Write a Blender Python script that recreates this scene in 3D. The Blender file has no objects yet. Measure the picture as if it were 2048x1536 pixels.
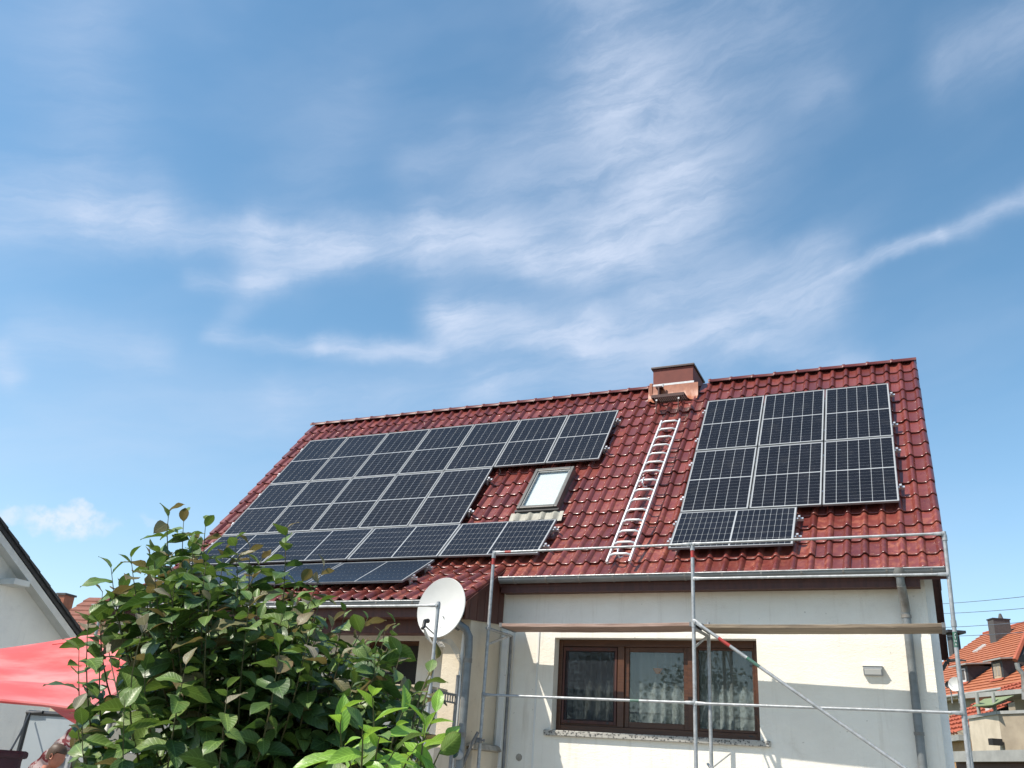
import bpy, math, random
from mathutils import Vector, Matrix

rnd = random.Random(7)
R = math.radians
sc = bpy.context.scene
col = sc.collection

# ------------------------------------------------------------------ camera
CAM = Vector((3.33525, -15.52884, 1.65))
PITCH, YAW, ROLL, FPX = 0.407124, -0.447591, 0.0704927, 1777.87
_f = Vector((math.sin(YAW) * math.cos(PITCH), math.cos(YAW) * math.cos(PITCH), math.sin(PITCH)))
_r = Vector((math.cos(YAW), -math.sin(YAW), 0))
_u = _r.cross(_f)
CR = _r * math.cos(ROLL) + _u * math.sin(ROLL)
CU = -_r * math.sin(ROLL) + _u * math.cos(ROLL)
cam_d = bpy.data.cameras.new('camera')
cam_d.sensor_fit = 'HORIZONTAL'; cam_d.sensor_width = 36.0
cam_d.lens = FPX / 2048 * 36
cam_d.clip_start = 0.05; cam_d.clip_end = 2000
cam = bpy.data.objects.new('camera', cam_d); col.objects.link(cam)
cam.matrix_world = Matrix(((CR.x, CU.x, -_f.x, CAM.x), (CR.y, CU.y, -_f.y, CAM.y), (CR.z, CU.z, -_f.z, CAM.z), (0, 0, 0, 1)))
sc.camera = cam


def ray(px, py):
    """survey direction from the camera station for a point measured in the photograph"""
    return (CR * ((px - 1024) / FPX) - CU * ((py - 768) / FPX) + _f).normalized()


def onp(px, py, n, p0):
    d = ray(px, py); n = Vector(n)
    return CAM + d * ((Vector(p0) - CAM).dot(n) / d.dot(n))


def atd(px, py, dist):
    d = ray(px, py)
    return CAM + d * (dist / math.hypot(d.x, d.y))


# ------------------------------------------------------------------ sun and sky
SUN = Vector((-0.87, -1.0, 1.72)).normalized()          # towards the sun
SUN_EL = math.asin(SUN.z); SUN_AZ = math.atan2(SUN.x, SUN.y)
sd = bpy.data.lights.new('sun', 'SUN'); sd.energy = 4.6; sd.angle = R(0.5); sd.color = (1.0, 0.93, 0.82)
so = bpy.data.objects.new('sun', sd); col.objects.link(so)
so.rotation_euler = (-SUN).to_track_quat('-Z', 'Y').to_euler(); so.location = (-20, -25, 40)
sc.view_settings.view_transform = 'Standard'; sc.view_settings.look = 'None'
sc.view_settings.gamma = 1; sc.view_settings.use_curve_mapping = False
sc.view_settings.exposure = 0.55

world = bpy.data.worlds.new('World'); sc.world = world; world.use_nodes = True
nt = world.node_tree; nt.nodes.clear()


class NG:
    """tiny helper for writing node graphs"""
    def __init__(s, tree): s.t = tree
    def n(s, typ, **kw):
        nd = s.t.nodes.new(typ)
        for k, v in kw.items(): setattr(nd, k, v)
        return nd
    def put(s, sock, v):
        if hasattr(v, 'is_output'): s.t.links.new(v, sock)
        elif v is not None: sock.default_value = v
    def m(s, op, a, b=None, c=None, clamp=False):
        nd = s.n('ShaderNodeMath', operation=op, use_clamp=clamp)
        for i, v in enumerate((a, b, c)):
            if v is not None: s.put(nd.inputs[i], v)
        return nd.outputs[0]
    def v(s, op, a, b=None, out=0):
        nd = s.n('ShaderNodeVectorMath', operation=op)
        s.put(nd.inputs[0], a)
        if b is not None: s.put(nd.inputs[1], b)
        return nd.outputs[out]
    def vs(s, a, k):
        nd = s.n('ShaderNodeVectorMath', operation='SCALE'); s.put(nd.inputs[0], a); s.put(nd.inputs['Scale'], k)
        return nd.outputs[0]
    def noise(s, vec, scale, detail=4, rough=0.55, dist=0.0, color=False):
        nd = s.n('ShaderNodeTexNoise'); s.put(nd.inputs['Vector'], vec); nd.inputs['Scale'].default_value = scale
        nd.inputs['Detail'].default_value = detail; nd.inputs['Roughness'].default_value = rough
        nd.inputs['Distortion'].default_value = dist
        return nd.outputs['Color' if color else 'Fac']
    def ramp(s, fac, a, b, lo=0.0, hi=1.0):
        nd = s.n('ShaderNodeMapRange'); nd.clamp = True; nd.interpolation_type = 'SMOOTHSTEP'
        s.put(nd.inputs[0], fac)
        for i, x in enumerate((a, b, lo, hi)): s.put(nd.inputs[i + 1], x)
        return nd.outputs[0]
    def mix(s, fac, a, b, blend='MIX'):
        nd = s.n('ShaderNodeMix', data_type='RGBA', blend_type=blend)
        s.put(nd.inputs[0], fac); s.put(nd.inputs[6], a); s.put(nd.inputs[7], b)
        return nd.outputs[2]
    def comb(s, x, y, z=0.0):
        nd = s.n('ShaderNodeCombineXYZ'); s.put(nd.inputs[0], x); s.put(nd.inputs[1], y); s.put(nd.inputs[2], z)
        return nd.outputs[0]
    def sep(s, v):
        nd = s.n('ShaderNodeSeparateXYZ'); s.put(nd.inputs[0], v); return nd.outputs


def rgb(c): return (c[0], c[1], c[2], 1.0)


def sky_ae(px, py):
    d = ray(px, py)
    return math.degrees(math.atan2(d.x, d.y)) / 10, math.degrees(math.asin(d.z)) / 10


def build_sky():
    g = NG(nt)
    sky = g.n('ShaderNodeTexSky', sky_type='NISHITA', sun_disc=False)
    sky.sun_elevation = SUN_EL; sky.sun_rotation = SUN_AZ
    sky.air_density = 1.0; sky.dust_density = 0.5; sky.ozone_density = 1.0; sky.altitude = 100
    tc = g.n('ShaderNodeTexCoord')
    d = g.v('NORMALIZE', tc.outputs['Generated'])
    x, y, z = g.sep(d)
    az = g.m('MULTIPLY', g.m('ARCTAN2', x, y), 18 / math.pi)          # tens of degrees
    el = g.m('MULTIPLY', g.m('ARCSINE', z), 18 / math.pi)
    p0 = g.comb(az, el, 0.0)
    w1 = g.v('SUBTRACT', g.noise(p0, 1.3, 2, 0.5, color=True), (0.5, 0.5, 0.5))
    w2 = g.v('SUBTRACT', g.noise(p0, 5.0, 3, 0.6, color=True), (0.5, 0.5, 0.5))
    p = g.v('ADD', p0, g.v('ADD', g.vs(w1, 0.20), g.vs(w2, 0.095)))
    p = g.v('MULTIPLY', p, (1, 1, 0))
    # cirrus streaks: chains of soft strokes (start, end, half width, strength) in azimuth/elevation
    S = [((-80, 400), (300, 428), 60, .42), ((180, 432), (520, 478), 30, .58), ((380, 560), (560, 560), 18, .34), ((500, 556), (720, 488), 27, .55), ((520, 474), (860, 474), 40, .68),
         ((860, 470), (1180, 498), 48, .72), ((1060, 528), (1290, 512), 26, .5), ((1180, 490), (1360, 400), 70, .70), ((1360, 380), (1300, 200), 140, .40),
         ((1230, 230), (1200, 10), 110, .34), ((1360, 250), (1520, 40), 150, .26), ((1000, 400), (1200, 260), 110, .30), ((820, 335), (920, 290), 40, .20),
         ((420, 668), (640, 684), 15, .30), ((640, 684), (880, 700), 20, .58), ((888, 612), (930, 676), 34, .52), ((915, 640), (1180, 675), 44, .70),
         ((1180, 672), (1440, 670), 52, .55), ((1300, 600), (1660, 530), 50, .40), ((1460, 640), (1640, 600), 56, .52), ((1480, 680), (1720, 720), 26, .30),
         ((1690, 548), (1880, 478), 14, .50), ((1880, 478), (2080, 370), 17, .44), ((1900, 130), (2100, 30), 50, .26), ((1620, 190), (1660, 180), 40, .14),
         ((560, 800), (980, 772), 42, .26), ((960, 775), (1330, 728), 38, .36), ((-4, 700), (18, 750), 22, .42), ((60, 670), (300, 700), 40, .26),
         ((440, 660), (470, 612), 24, .16), ((180, 330), (170, 40), 90, .18), ((0, 860), (520, 830), 80, .14), ((640, 330), (700, 200), 90, .12)]
    tot = None
    for a, b, w, k in S:
        A = sky_ae(*a); B = sky_ae(*b); w = w / FPX * 180 / math.pi / 10 * 0.95
        ba = (B[0] - A[0], B[1] - A[1], 0.0); l2 = ba[0] ** 2 + ba[1] ** 2
        pa = g.v('SUBTRACT', p, (A[0], A[1], 0.0))
        h = g.m('DIVIDE', g.v('DOT_PRODUCT', pa, ba, out=1), l2, clamp=True)
        dist = g.v('LENGTH', g.v('SUBTRACT', pa, g.vs(ba, h)), out=1)
        q = g.m('DIVIDE', dist, w)
        e = g.m('MULTIPLY', g.m('POWER', 2.71828, g.m('MULTIPLY', g.m('MULTIPLY', q, q), -0.7)), k)
        tot = e if tot is None else g.m('SUBTRACT', g.m('ADD', tot, e), g.m('MULTIPLY', tot, e))   # screen
    # fibres combed along the wind, and a thin veil that goes on all round
    rot = g.n('ShaderNodeVectorRotate'); rot.rotation_type = 'Z_AXIS'; g.put(rot.inputs['Vector'], p); rot.inputs['Angle'].default_value = R(-14)
    fib = g.noise(g.v('MULTIPLY', rot.outputs[0], (0.42, 2.1, 1)), 3.0, 8, 0.64, 0.35)
    tex = g.ramp(fib, 0.27, 0.73, 0.50, 1.18)
    cir = g.m('MULTIPLY', tot, tex, clamp=True)
    veil = g.m('MULTIPLY', g.ramp(g.noise(g.v('MULTIPLY', rot.outputs[0], (0.5, 1.5, 1)), 0.8, 4, 0.55, 0.2), 0.38, 0.8), 0.16)
    low = g.ramp(el, 0.0, 3.0, 0.22, 0.0)                              # thin high haze towards the horizon
    # small fair-weather cumulus low on the left
    cum = None
    for (cx, cy, rx, ry, k) in ((128, 1042, 92, 30, .95), (165, 1022, 55, 22, .9), (90, 1050, 55, 20, .7), (5, 1024, 40, 30, .75), (310, 1042, 40, 16, .4), (-180, 1060, 90, 30, .8)):
        A = sky_ae(cx, cy); sx = rx / FPX * 5.73; sy = ry / FPX * 5.73
        q = g.v('DIVIDE', g.v('MULTIPLY', g.v('SUBTRACT', g.v('ADD', p0, g.vs(w2, 0.26)), (A[0], A[1], 0)), (1, 1, 0)), (sx, sy, 1.0))
        e = g.m('MULTIPLY', g.ramp(g.v('LENGTH', q, out=1), 1.25, 0.25), k)
        cum = e if cum is None else g.m('MAXIMUM', cum, e)
    cum = g.m('MULTIPLY', cum, g.ramp(g.noise(p0, 14, 5, 0.6), 0.25, 0.6, 0.35, 0.85))
    fac = g.m('MAXIMUM', g.m('ADD', g.m('ADD', cir, veil), low, clamp=True), cum)
    fac = g.m('MULTIPLY', fac, g.ramp(z, -0.02, 0.03))
    hs = g.n('ShaderNodeHueSaturation'); g.put(hs.inputs['Color'], sky.outputs[0]); hs.inputs['Saturation'].default_value = 1.14; hs.inputs['Hue'].default_value = 0.4865
    cloud = g.mix(cum, rgb((3.7, 4.15, 5.05)), rgb((4.9, 4.95, 5.1)))
    c = g.mix(g.m('MULTIPLY', fac, 0.88), hs.outputs[0], cloud)
    bg = g.n('ShaderNodeBackground'); g.put(bg.inputs[0], c); bg.inputs[1].default_value = 0.135
    out = g.n('ShaderNodeOutputWorld'); nt.links.new(bg.outputs[0], out.inputs[0])


build_sky()
world.cycles.sampling_method = 'MANUAL'; world.cycles.sample_map_resolution = 256

# ------------------------------------------------------------------ materials
MATS = {}


def new_mat(name):
    m = bpy.data.materials.new(name); m.use_nodes = True; m.node_tree.nodes.clear()
    g = NG(m.node_tree); out = g.n('ShaderNodeOutputMaterial'); b = g.n('ShaderNodeBsdfPrincipled')
    m.node_tree.links.new(b.outputs[0], out.inputs[0]); MATS[name] = m
    return m, g, b, out


def bump(g, b, h, strength, dist=0.01):
    n = g.n('ShaderNodeBump'); n.inputs['Strength'].default_value = strength; n.inputs['Distance'].default_value = dist
    g.put(n.inputs['Height'], h); g.t.links.new(n.outputs[0], b.inputs['Normal'])


def mat(name, c1, c2=None, scale=6.0, rough=0.6, metal=0.0, bmp=0.0, bscale=None, coat=0.0, spec=0.5, stretch=(1, 1, 1), rvar=0.0, space='pos'):
    m, g, b, out = new_mat(name)
    c2 = c2 or tuple(x * 0.8 for x in c1)
    if space == 'pos': pos = g.n('ShaderNodeNewGeometry').outputs['Position']
    else: pos = g.n('ShaderNodeTexCoord').outputs['Object']
    pv = g.v('MULTIPLY', pos, stretch)
    n = g.noise(pv, scale, 6, 0.6)
    f = g.ramp(n, 0.3, 0.7)
    g.put(b.inputs['Base Color'], g.mix(f, rgb(c1), rgb(c2)))
    g.put(b.inputs['Roughness'], g.ramp(g.noise(pv, scale * 3.1, 4, 0.6), 0.3, 0.7, max(0.02, rough - rvar), rough + rvar))
    b.inputs['Metallic'].default_value = metal
    b.inputs['Specular IOR Level'].default_value = spec
    b.inputs['Coat Weight'].default_value = coat
    if bmp: bump(g, b, g.noise(pv, bscale or scale * 8, 5, 0.6), bmp)
    return m


def make_materials():
    # white lime plaster with fine trowel relief, rain streaks and grime of irregular shape
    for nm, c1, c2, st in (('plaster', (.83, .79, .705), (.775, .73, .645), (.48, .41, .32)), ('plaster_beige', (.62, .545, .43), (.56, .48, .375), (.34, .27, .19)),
                           ('plaster_white', (.80, .80, .78), (.74, .74, .73), (.5, .5, .5))):
        m, g, b, out = new_mat(nm)
        pos = g.n('ShaderNodeNewGeometry').outputs['Position']
        base = g.mix(g.ramp(g.noise(pos, 1.3, 6, 0.6), 0.35, 0.7), rgb(c1), rgb(c2))
        streak = g.ramp(g.noise(g.v('MULTIPLY', pos, (7, 7, 0.55)), 1.0, 6, 0.65), 0.53, 0.78, 0.0, 0.42)
        blot = g.ramp(g.noise(pos, 2.6, 8, 0.7), 0.60, 0.76, 0.0, 0.28)
        base = g.mix(g.m('MAXIMUM', streak, blot), base, rgb(st))
        spot = g.ramp(g.noise(pos, 17, 2, 0.5), 0.745, 0.78, 0.0, 0.5)
        base = g.mix(spot, base, rgb(tuple(x * .6 for x in st)))
        g.put(b.inputs['Base Color'], base); b.inputs['Roughness'].default_value = 0.92
        b.inputs['Specular IOR Level'].default_value = 0.2
        h = g.m('ADD', g.noise(pos, 55, 5, 0.65), g.m('MULTIPLY', g.noise(g.v('MULTIPLY', pos, (1, 1, 2.6)), 9, 6, 0.7, 0.8), 1.6))
        bump(g, b, h, 0.40, 0.012)
    # glazed oxblood tiles: each tile its own tone, orange bare-clay wear and lichen
    m, g, b, out = new_mat('roof_tile')
    oi = g.n('ShaderNodeObjectInfo'); at = g.n('ShaderNodeAttribute'); at.attribute_name = 'tone'
    t = g.m('FRACT', g.m('ADD', g.m('MULTIPLY', oi.outputs['Random'], 1.0), at.outputs['Fac']))
    pos = g.n('ShaderNodeNewGeometry').outputs['Position']
    zz = g.sep(pos)[2]
    c = g.mix(t, rgb((.104, .021, .018)), rgb((.190, .042, .034)))
    c = g.mix(g.ramp(g.noise(pos, 0.55, 4, 0.6), 0.45, 0.75, 0, .45), c, rgb((.19, .045, .036)))
    wn = g.noise(pos, 9, 8, 0.72, 0.6)
    age = g.ramp(zz, 6.6, 4.3, 0.0, 1.0)                      # the lower courses are older and more weathered
    wearm = g.m('MULTIPLY', g.ramp(wn, 0.44, 0.64), g.m('MULTIPLY', g.ramp(t, 0.15, 0.95, 0.25, 1.0), g.m('ADD', 0.14, g.m('MULTIPLY', age, 0.62))))
    c = g.mix(g.m('MULTIPLY', wearm, 0.8), c, rgb((.37, .115, .058)))
    c = g.mix(g.ramp(g.noise(g.v('MULTIPLY', pos, (6, 1, 1)), 1.7, 6, 0.7), 0.56, 0.74, 0, .5), c, rgb((.055, .020, .018)))
    lich = g.m('MULTIPLY', g.ramp(g.noise(pos, 21, 6, 0.7, 0.4), 0.60, 0.68), g.m('MULTIPLY', g.ramp(g.noise(pos, 2.1, 3, 0.5), 0.48, 0.66), g.m('ADD', 0.12, g.m('MULTIPLY', age, 0.55))))
    c = g.mix(lich, c, rgb((.52, .32, .19)))
    g.put(b.inputs['Base Color'], c)
    g.put(b.inputs['Roughness'], g.m('ADD', 0.25, g.m('ADD', g.m('MULTIPLY', wearm, 0.35), g.m('MULTIPLY', g.ramp(g.noise(pos, 6, 5, .6), .3, .7), 0.16))))
    b.inputs['Coat Weight'].default_value = 0.32; b.inputs['Coat Roughness'].default_value = 0.13
    bump(g, b, g.noise(pos, 40, 5, 0.6), 0.12, 0.01)
    mat('ridge_clay', (.135, .028, .024), (.105, .022, .02), 8, .5, bmp=.1)
    # solar glass
    m, g, b, out = new_mat('solar_cell')
    pos = g.n('ShaderNodeNewGeometry').outputs['Position']
    oi = g.n('ShaderNodeObjectInfo')
    c = g.mix(oi.outputs['Random'], rgb((.0060, .0062, .0092)), rgb((.0090, .0094, .0135)))
    dust = g.ramp(g.noise(pos, 3.2, 7, .65), .5, .8, 0, .05)
    c = g.mix(g.m('ADD', dust, .008), c, rgb((.3, .28, .25)))
    g.put(b.inputs['Base Color'], c); g.put(b.inputs['Roughness'], g.ramp(g.noise(pos, 2.0, 5, .6), .3, .7, .10, .2))
    b.inputs['IOR'].default_value = 1.33
    mat('solar_backsheet', (.37, .38, .39), (.33, .34, .35), 3, .2, spec=.4)
    mat('anodised_frame', (.22, .23, .24), (.17, .18, .19), 8, .5, .15)
    mat('rail_aluminium', (.72, .73, .74), (.6, .61, .62), 8, .35, .7)
    mat('ladder_aluminium', (.80, .80, .80), (.66, .66, .67), 7, .42, .55, .05)
    # galvanised scaffold steel: mottled grey, dull, mortar splashes
    m, g, b, out = new_mat('galvanised')
    pos = g.n('ShaderNodeNewGeometry').outputs['Position']
    c = g.mix(g.ramp(g.noise(pos, 16, 6, .65), .3, .7), rgb((.40, .41, .42)), rgb((.27, .285, .29)))
    c = g.mix(g.ramp(g.noise(g.v('MULTIPLY', pos, (1, 1, .4)), 34, 4, .6), .63, .70, 0, .8), c, rgb((.60, .60, .57)))
    c = g.mix(g.ramp(g.noise(pos, 5.5, 6, .7), .60, .72, 0, .5), c, rgb((.17, .145, .12)))
    g.put(b.inputs['Base Color'], c); b.inputs['Metallic'].default_value = .35
    g.put(b.inputs['Roughness'], g.ramp(g.noise(pos, 22, 4, .6), .3, .7, .38, .62)); bump(g, b, g.noise(pos, 80, 4, .6), .2, .004)
    mat('old_steel', (.13, .135, .14), (.22, .22, .22), 14, .5, .4, .15)
    mat('zinc', (.21, .225, .23), (.15, .16, .163), 2.4, .5, .35, .05, stretch=(1, 1, 3), rvar=.1)
    mat('zinc_old', (.26, .265, .255), (.17, .15, .13), 7, .6, .3, .1, rvar=.1)
    mat('grey_plastic', (.33, .35, .37), (.28, .30, .32), 5, .5)
    mat('white_plastic', (.74, .73, .70), (.68, .67, .64), 6, .45)
    mat('dish_white', (.58, .575, .55), (.53, .525, .50), 2.5, .5, bmp=.03)
    mat('black_plastic', (.02, .02, .022), (.03, .03, .03), 8, .5)
    mat('green_plastic', (.012, .05, .04), (.018, .06, .05), 8, .45)
    mat('paint_red', (.40, .03, .025), (.28, .04, .03), 30, .5)
    mat('paint_green', (.03, .13, .085), (.08, .13, .11), 30, .5)
    mat('paint_white', (.8, .8, .8), (.72, .72, .72), 18, .5)
    # woods
    for nm, a, bb, st, rg in (('deck_wood', (.28, .22, .155), (.12, .09, .062), (1.2, 26, 26), .8), ('deck_wood_pink', (.40, .28, .23), (.20, .125, .095), (1.2, 26, 26), .8),
                              ('brown_wood', (.085, .024, .015), (.05, .014, .009), (14, 14, 1.2), .55), ('window_wood', (.092, .033, .0125), (.058, .020, .008), (1.5, 20, 20), .4),
                              ('garage_wood', (.10, .035, .022), (.06, .02, .014), (10, 10, 1.2), .6), ('pale_wood', (.5, .42, .3), (.36, .28, .18), (12, 12, 1.5), .7)):
        m, g, b, out = new_mat(nm)
        pos = g.n('ShaderNodeNewGeometry').outputs['Position']
        n = g.noise(g.v('MULTIPLY', pos, st), 1.6, 7, .62, .7)
        c = g.mix(g.ramp(n, .3, .7), rgb(a), rgb(bb))
        c = g.mix(g.ramp(g.noise(pos, 9, 6, .7), .6, .75, 0, .35), c, rgb(tuple(x * 1.5 for x in a)))
        g.put(b.inputs['Base Color'], c); b.inputs['Roughness'].default_value = rg
        bump(g, b, n, .35, .006)
    mat('chimney_sheet', (.170, .042, .030), (.14, .034, .025), 5, .75, bmp=.05)
    mat('chimney_cap', (.075, .045, .042), (.06, .038, .036), 6, .5)
    mat('copper_lead', (.36, .125, .06), (.27, .085, .042), 7, .5, bmp=.25, bscale=14)
    mat('bright_flashing', (.72, .70, .68), (.6, .56, .52), 10, .35, .3)
    mat('rusty_step', (.075, .022, .016), (.04, .014, .012), 20, .6, bmp=.2)
    mat('lead_apron', (.33, .32, .27), (.25, .235, .19), 12, .6, bmp=.25, bscale=20)
    mat('skylight_frame', (.125, .122, .112), (.10, .097, .09), 5, .42, .3)
    mat('blind_white', (.82, .83, .81), (.78, .79, .77), 3, .6)
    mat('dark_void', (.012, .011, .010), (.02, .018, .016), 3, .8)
    mat('room_wall', (.30, .27, .22), (.26, .23, .19), 2, .9)
    mat('orange_glass', (.75, .25, .03), (.65, .2, .02), 8, .25)
    mat('cable_white', (.55, .53, .48), (.4, .38, .34), 10, .6)
    mat('cable_black', (.012, .012, .012), (.02, .02, .02), 10, .5)
    mat('concrete', (.40, .37, .32), (.26, .235, .2), 9, .9, bmp=.6, bscale=18)
    mat('dark_roof', (.022, .023, .026), (.035, .036, .04), 7, .6)
    mat('slate_brick', (.085, .08, .078), (.06, .058, .056), 9, .8)
    mat('soffit_white', (.62, .62, .60), (.55, .55, .53), 4, .6)
    # terrazzo sill
    m, g, b, out = new_mat('terrazzo')
    pos = g.n('ShaderNodeNewGeometry').outputs['Position']
    vo = g.n('ShaderNodeTexVoronoi'); vo.inputs['Scale'].default_value = 42; g.t.links.new(pos, vo.inputs['Vector'])
    r0 = g.sep(vo.outputs['Color'])[0]
    c = g.mix(g.ramp(r0, .50, .54), rgb((.37, .355, .32)), rgb((.05, .05, .05)))
    c = g.mix(g.ramp(vo.outputs['Distance'], .35, .55, 0, .7), c, rgb((.40, .38, .34)))
    g.put(b.inputs['Base Color'], c); b.inputs['Roughness'].default_value = .6
    # window glass: thin sheet, clear with mirror reflection growing at grazing angles
    def glass(nm, tint, refl):
        m = bpy.data.materials.new(nm); m.use_nodes = True; m.node_tree.nodes.clear(); MATS[nm] = m
        g = NG(m.node_tree); out = g.n('ShaderNodeOutputMaterial')
        tr = g.n('ShaderNodeBsdfTransparent'); tr.inputs[0].default_value = rgb(tint)
        gl = g.n('ShaderNodeBsdfGlossy'); gl.inputs['Roughness'].default_value = .012
        fr = g.n('ShaderNodeLayerWeight'); fr.inputs['Blend'].default_value = .5
        mx = g.n('ShaderNodeMixShader'); g.put(mx.inputs[0], g.m('ADD', g.m('MULTIPLY', g.m('POWER', fr.outputs['Facing'], 4.0), .9), refl, clamp=True))
        m.node_tree.links.new(tr.outputs[0], mx.inputs[1]); m.node_tree.links.new(gl.outputs[0], mx.inputs[2]); m.node_tree.links.new(mx.outputs[0], out.inputs[0])
    glass('window_glass', (.74, .77, .77), .05); glass('skylight_glass', (.93, .95, .94), .10)
    # insect screen: fine grey net, half see-through
    m = bpy.data.materials.new('insect_net'); m.use_nodes = True; m.node_tree.nodes.clear(); MATS['insect_net'] = m
    g = NG(m.node_tree); out = g.n('ShaderNodeOutputMaterial'); tr = g.n('ShaderNodeBsdfTransparent'); df = g.n('ShaderNodeBsdfDiffuse'); df.inputs[0].default_value = rgb((.035, .04, .05))
    mx = g.n('ShaderNodeMixShader'); mx.inputs[0].default_value = .28
    m.node_tree.links.new(tr.outputs[0], mx.inputs[1]); m.node_tree.links.new(df.outputs[0], mx.inputs[2]); m.node_tree.links.new(mx.outputs[0], out.inputs[0])
    # net curtain: translucent white cloth, woven lace denser below
    m = bpy.data.materials.new('net_curtain'); m.use_nodes = True; m.node_tree.nodes.clear(); MATS['net_curtain'] = m
    g = NG(m.node_tree); out = g.n('ShaderNodeOutputMaterial')
    uv = g.n('ShaderNodeTexCoord').outputs['UV']; u, v, _ = g.sep(uv)
    scal = g.m('MULTIPLY', g.m('ABSOLUTE', g.m('SINE', g.m('MULTIPLY', u, 26.0))), .10)
    lace = g.m('LESS_THAN', v, g.m('ADD', .42, scal))
    vine = g.ramp(g.m('SINE', g.m('ADD', g.m('MULTIPLY', v, 75.0), g.m('MULTIPLY', g.m('SINE', g.m('MULTIPLY', u, 60.0)), 2.0))), -.2, .6, .55, 1.0)
    dens = g.m('ADD', .66, g.m('MULTIPLY', lace, g.m('MULTIPLY', vine, .32)))
    tr = g.n('ShaderNodeBsdfTransparent'); df = g.n('ShaderNodeBsdfDiffuse'); df.inputs[0].default_value = rgb((.84, .84, .81))
    tl = g.n('ShaderNodeBsdfTranslucent'); tl.inputs[0].default_value = rgb((.7, .7, .66))
    a = g.n('ShaderNodeMixShader'); a.inputs[0].default_value = .35
    mx = g.n('ShaderNodeMixShader'); g.put(mx.inputs[0], dens)
    L = m.node_tree.links.new
    L(df.outputs[0], a.inputs[1]); L(tl.outputs[0], a.inputs[2]); L(tr.outputs[0], mx.inputs[1]); L(a.outputs[0], mx.inputs[2]); L(mx.outputs[0], out.inputs[0])
    # leaves: veined, waxy above, light passes through
    def leaf(nm, c1, c2, edge, rough, trans, tcol):
        m, g, b, out = new_mat(nm)
        uv = g.n('ShaderNodeTexCoord').outputs['UV']; u, v, _ = g.sep(uv)
        au = g.m('ABSOLUTE', g.m('SUBTRACT', u, .5))
        vein = g.ramp(g.m('SINE', g.m('MULTIPLY', g.m('SUBTRACT', v, g.m('MULTIPLY', au, .55)), 52.0)), .72, 1.0, 0, .4)
        mid = g.ramp(au, .035, .012, 0, .7)
        oi = g.n('ShaderNodeObjectInfo'); at = g.n('ShaderNodeAttribute'); at.attribute_name = 'tone'
        t = g.m('FRACT', g.m('ADD', oi.outputs['Random'], at.outputs['Fac']))
        c = g.mix(t, rgb(c1), rgb(c2))
        pos = g.n('ShaderNodeNewGeometry').outputs['Position']
        c = g.mix(g.ramp(g.noise(pos, 30, 5, .6), .5, .75, 0, .4), c, rgb(edge))
        c = g.mix(g.ramp(au, .36, .5, 0, .45), c, rgb(edge))
        c = g.mix(g.m('MAXIMUM', vein, mid), c, rgb(tuple(min(1, x * 2.0 + .012) for x in c2)))
        g.put(b.inputs['Base Color'], c); b.inputs['Roughness'].default_value = rough
        h = g.m('ADD', g.m('MULTIPLY', vein, -1.0), g.noise(pos, 120, 3, .5)); bump(g, b, h, .35, .002)
        tl = g.n('ShaderNodeBsdfTranslucent'); g.put(tl.inputs[0], g.mix(.5, c, rgb(tcol)))
        mx = g.n('ShaderNodeMixShader'); mx.inputs[0].default_value = trans
        g.t.links.new(b.outputs[0], mx.inputs[1]); g.t.links.new(tl.outputs[0], mx.inputs[2]); g.t.links.new(mx.outputs[0], out.inputs[0])
    leaf('leaf_dark', (.034, .074, .020), (.060, .112, .030), (.052, .080, .024), .42, .18, (.10, .22, .02))
    leaf('leaf_mid', (.078, .148, .031), (.125, .190, .045), (.135, .135, .042), .42, .22, (.18, .30, .03))
    leaf('leaf_bronze', (.105, .125, .042), (.14, .115, .052), (.16, .075, .042), .5, .25, (.30, .20, .06))
    leaf('leaf_grey', (.19, .19, .12), (.22, .19, .14), (.2, .13, .10), .6, .25, (.3, .28, .15))
    leaf('leaf_bright', (.17, .34, .040), (.23, .40, .06), (.20, .34, .05), .38, .38, (.42, .62, .06))
    leaf('leaf_tree', (.035, .075, .02), (.06, .11, .03), (.05, .09, .02), .5, .2, (.1, .2, .02))
    mat('bark', (.16, .125, .085), (.09, .07, .05), 30, .8, bmp=.4)
    mat('green_stem', (.085, .10, .04), (.12, .09, .045), 30, .6)
    # red sunshade cloth, fold highlights put into its colour as pale streaks
    m, g, b, out = new_mat('red_cloth')
    pos = g.n('ShaderNodeNewGeometry').outputs['Position']
    c = g.mix(g.ramp(g.noise(g.v('MULTIPLY', pos, (.6, .6, 3)), 2.0, 5, .6), .35, .7), rgb((.66, .065, .06)), rgb((.82, .27, .25)))
    g.put(b.inputs['Base Color'], c); b.inputs['Roughness'].default_value = .75; b.inputs['Sheen Weight'].default_value = .3
    tl = g.n('ShaderNodeBsdfTranslucent'); tl.inputs[0].default_value = rgb((.75, .05, .04)); mx = g.n('ShaderNodeMixShader'); mx.inputs[0].default_value = .25
    g.t.links.new(b.outputs[0], mx.inputs[1]); g.t.links.new(tl.outputs[0], mx.inputs[2]); g.t.links.new(mx.outputs[0], out.inputs[0])
    mat('green_cloth', (.20, .24, .13), (.155, .20, .10), 5, .8)
    mat('orange_tile', (.41, .145, .068), (.32, .105, .05), 3.5, .65, bmp=.1, bscale=9)
    mat('orange_tile_dark', (.37, .09, .042), (.28, .066, .032), 3.5, .65, bmp=.1, bscale=9)
    mat('brown_tile', (.22, .075, .045), (.15, .05, .03), 5, .7, bmp=.1)
    mat('beige_wall', (.58, .50, .385), (.47, .40, .30), 2.2, .9, bmp=.25)
    mat('dark_beige_wall', (.33, .275, .20), (.25, .205, .15), 2.2, .9, bmp=.25)
    mat('grey_fascia', (.33, .33, .31), (.26, .26, .245), 3, .6)
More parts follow.
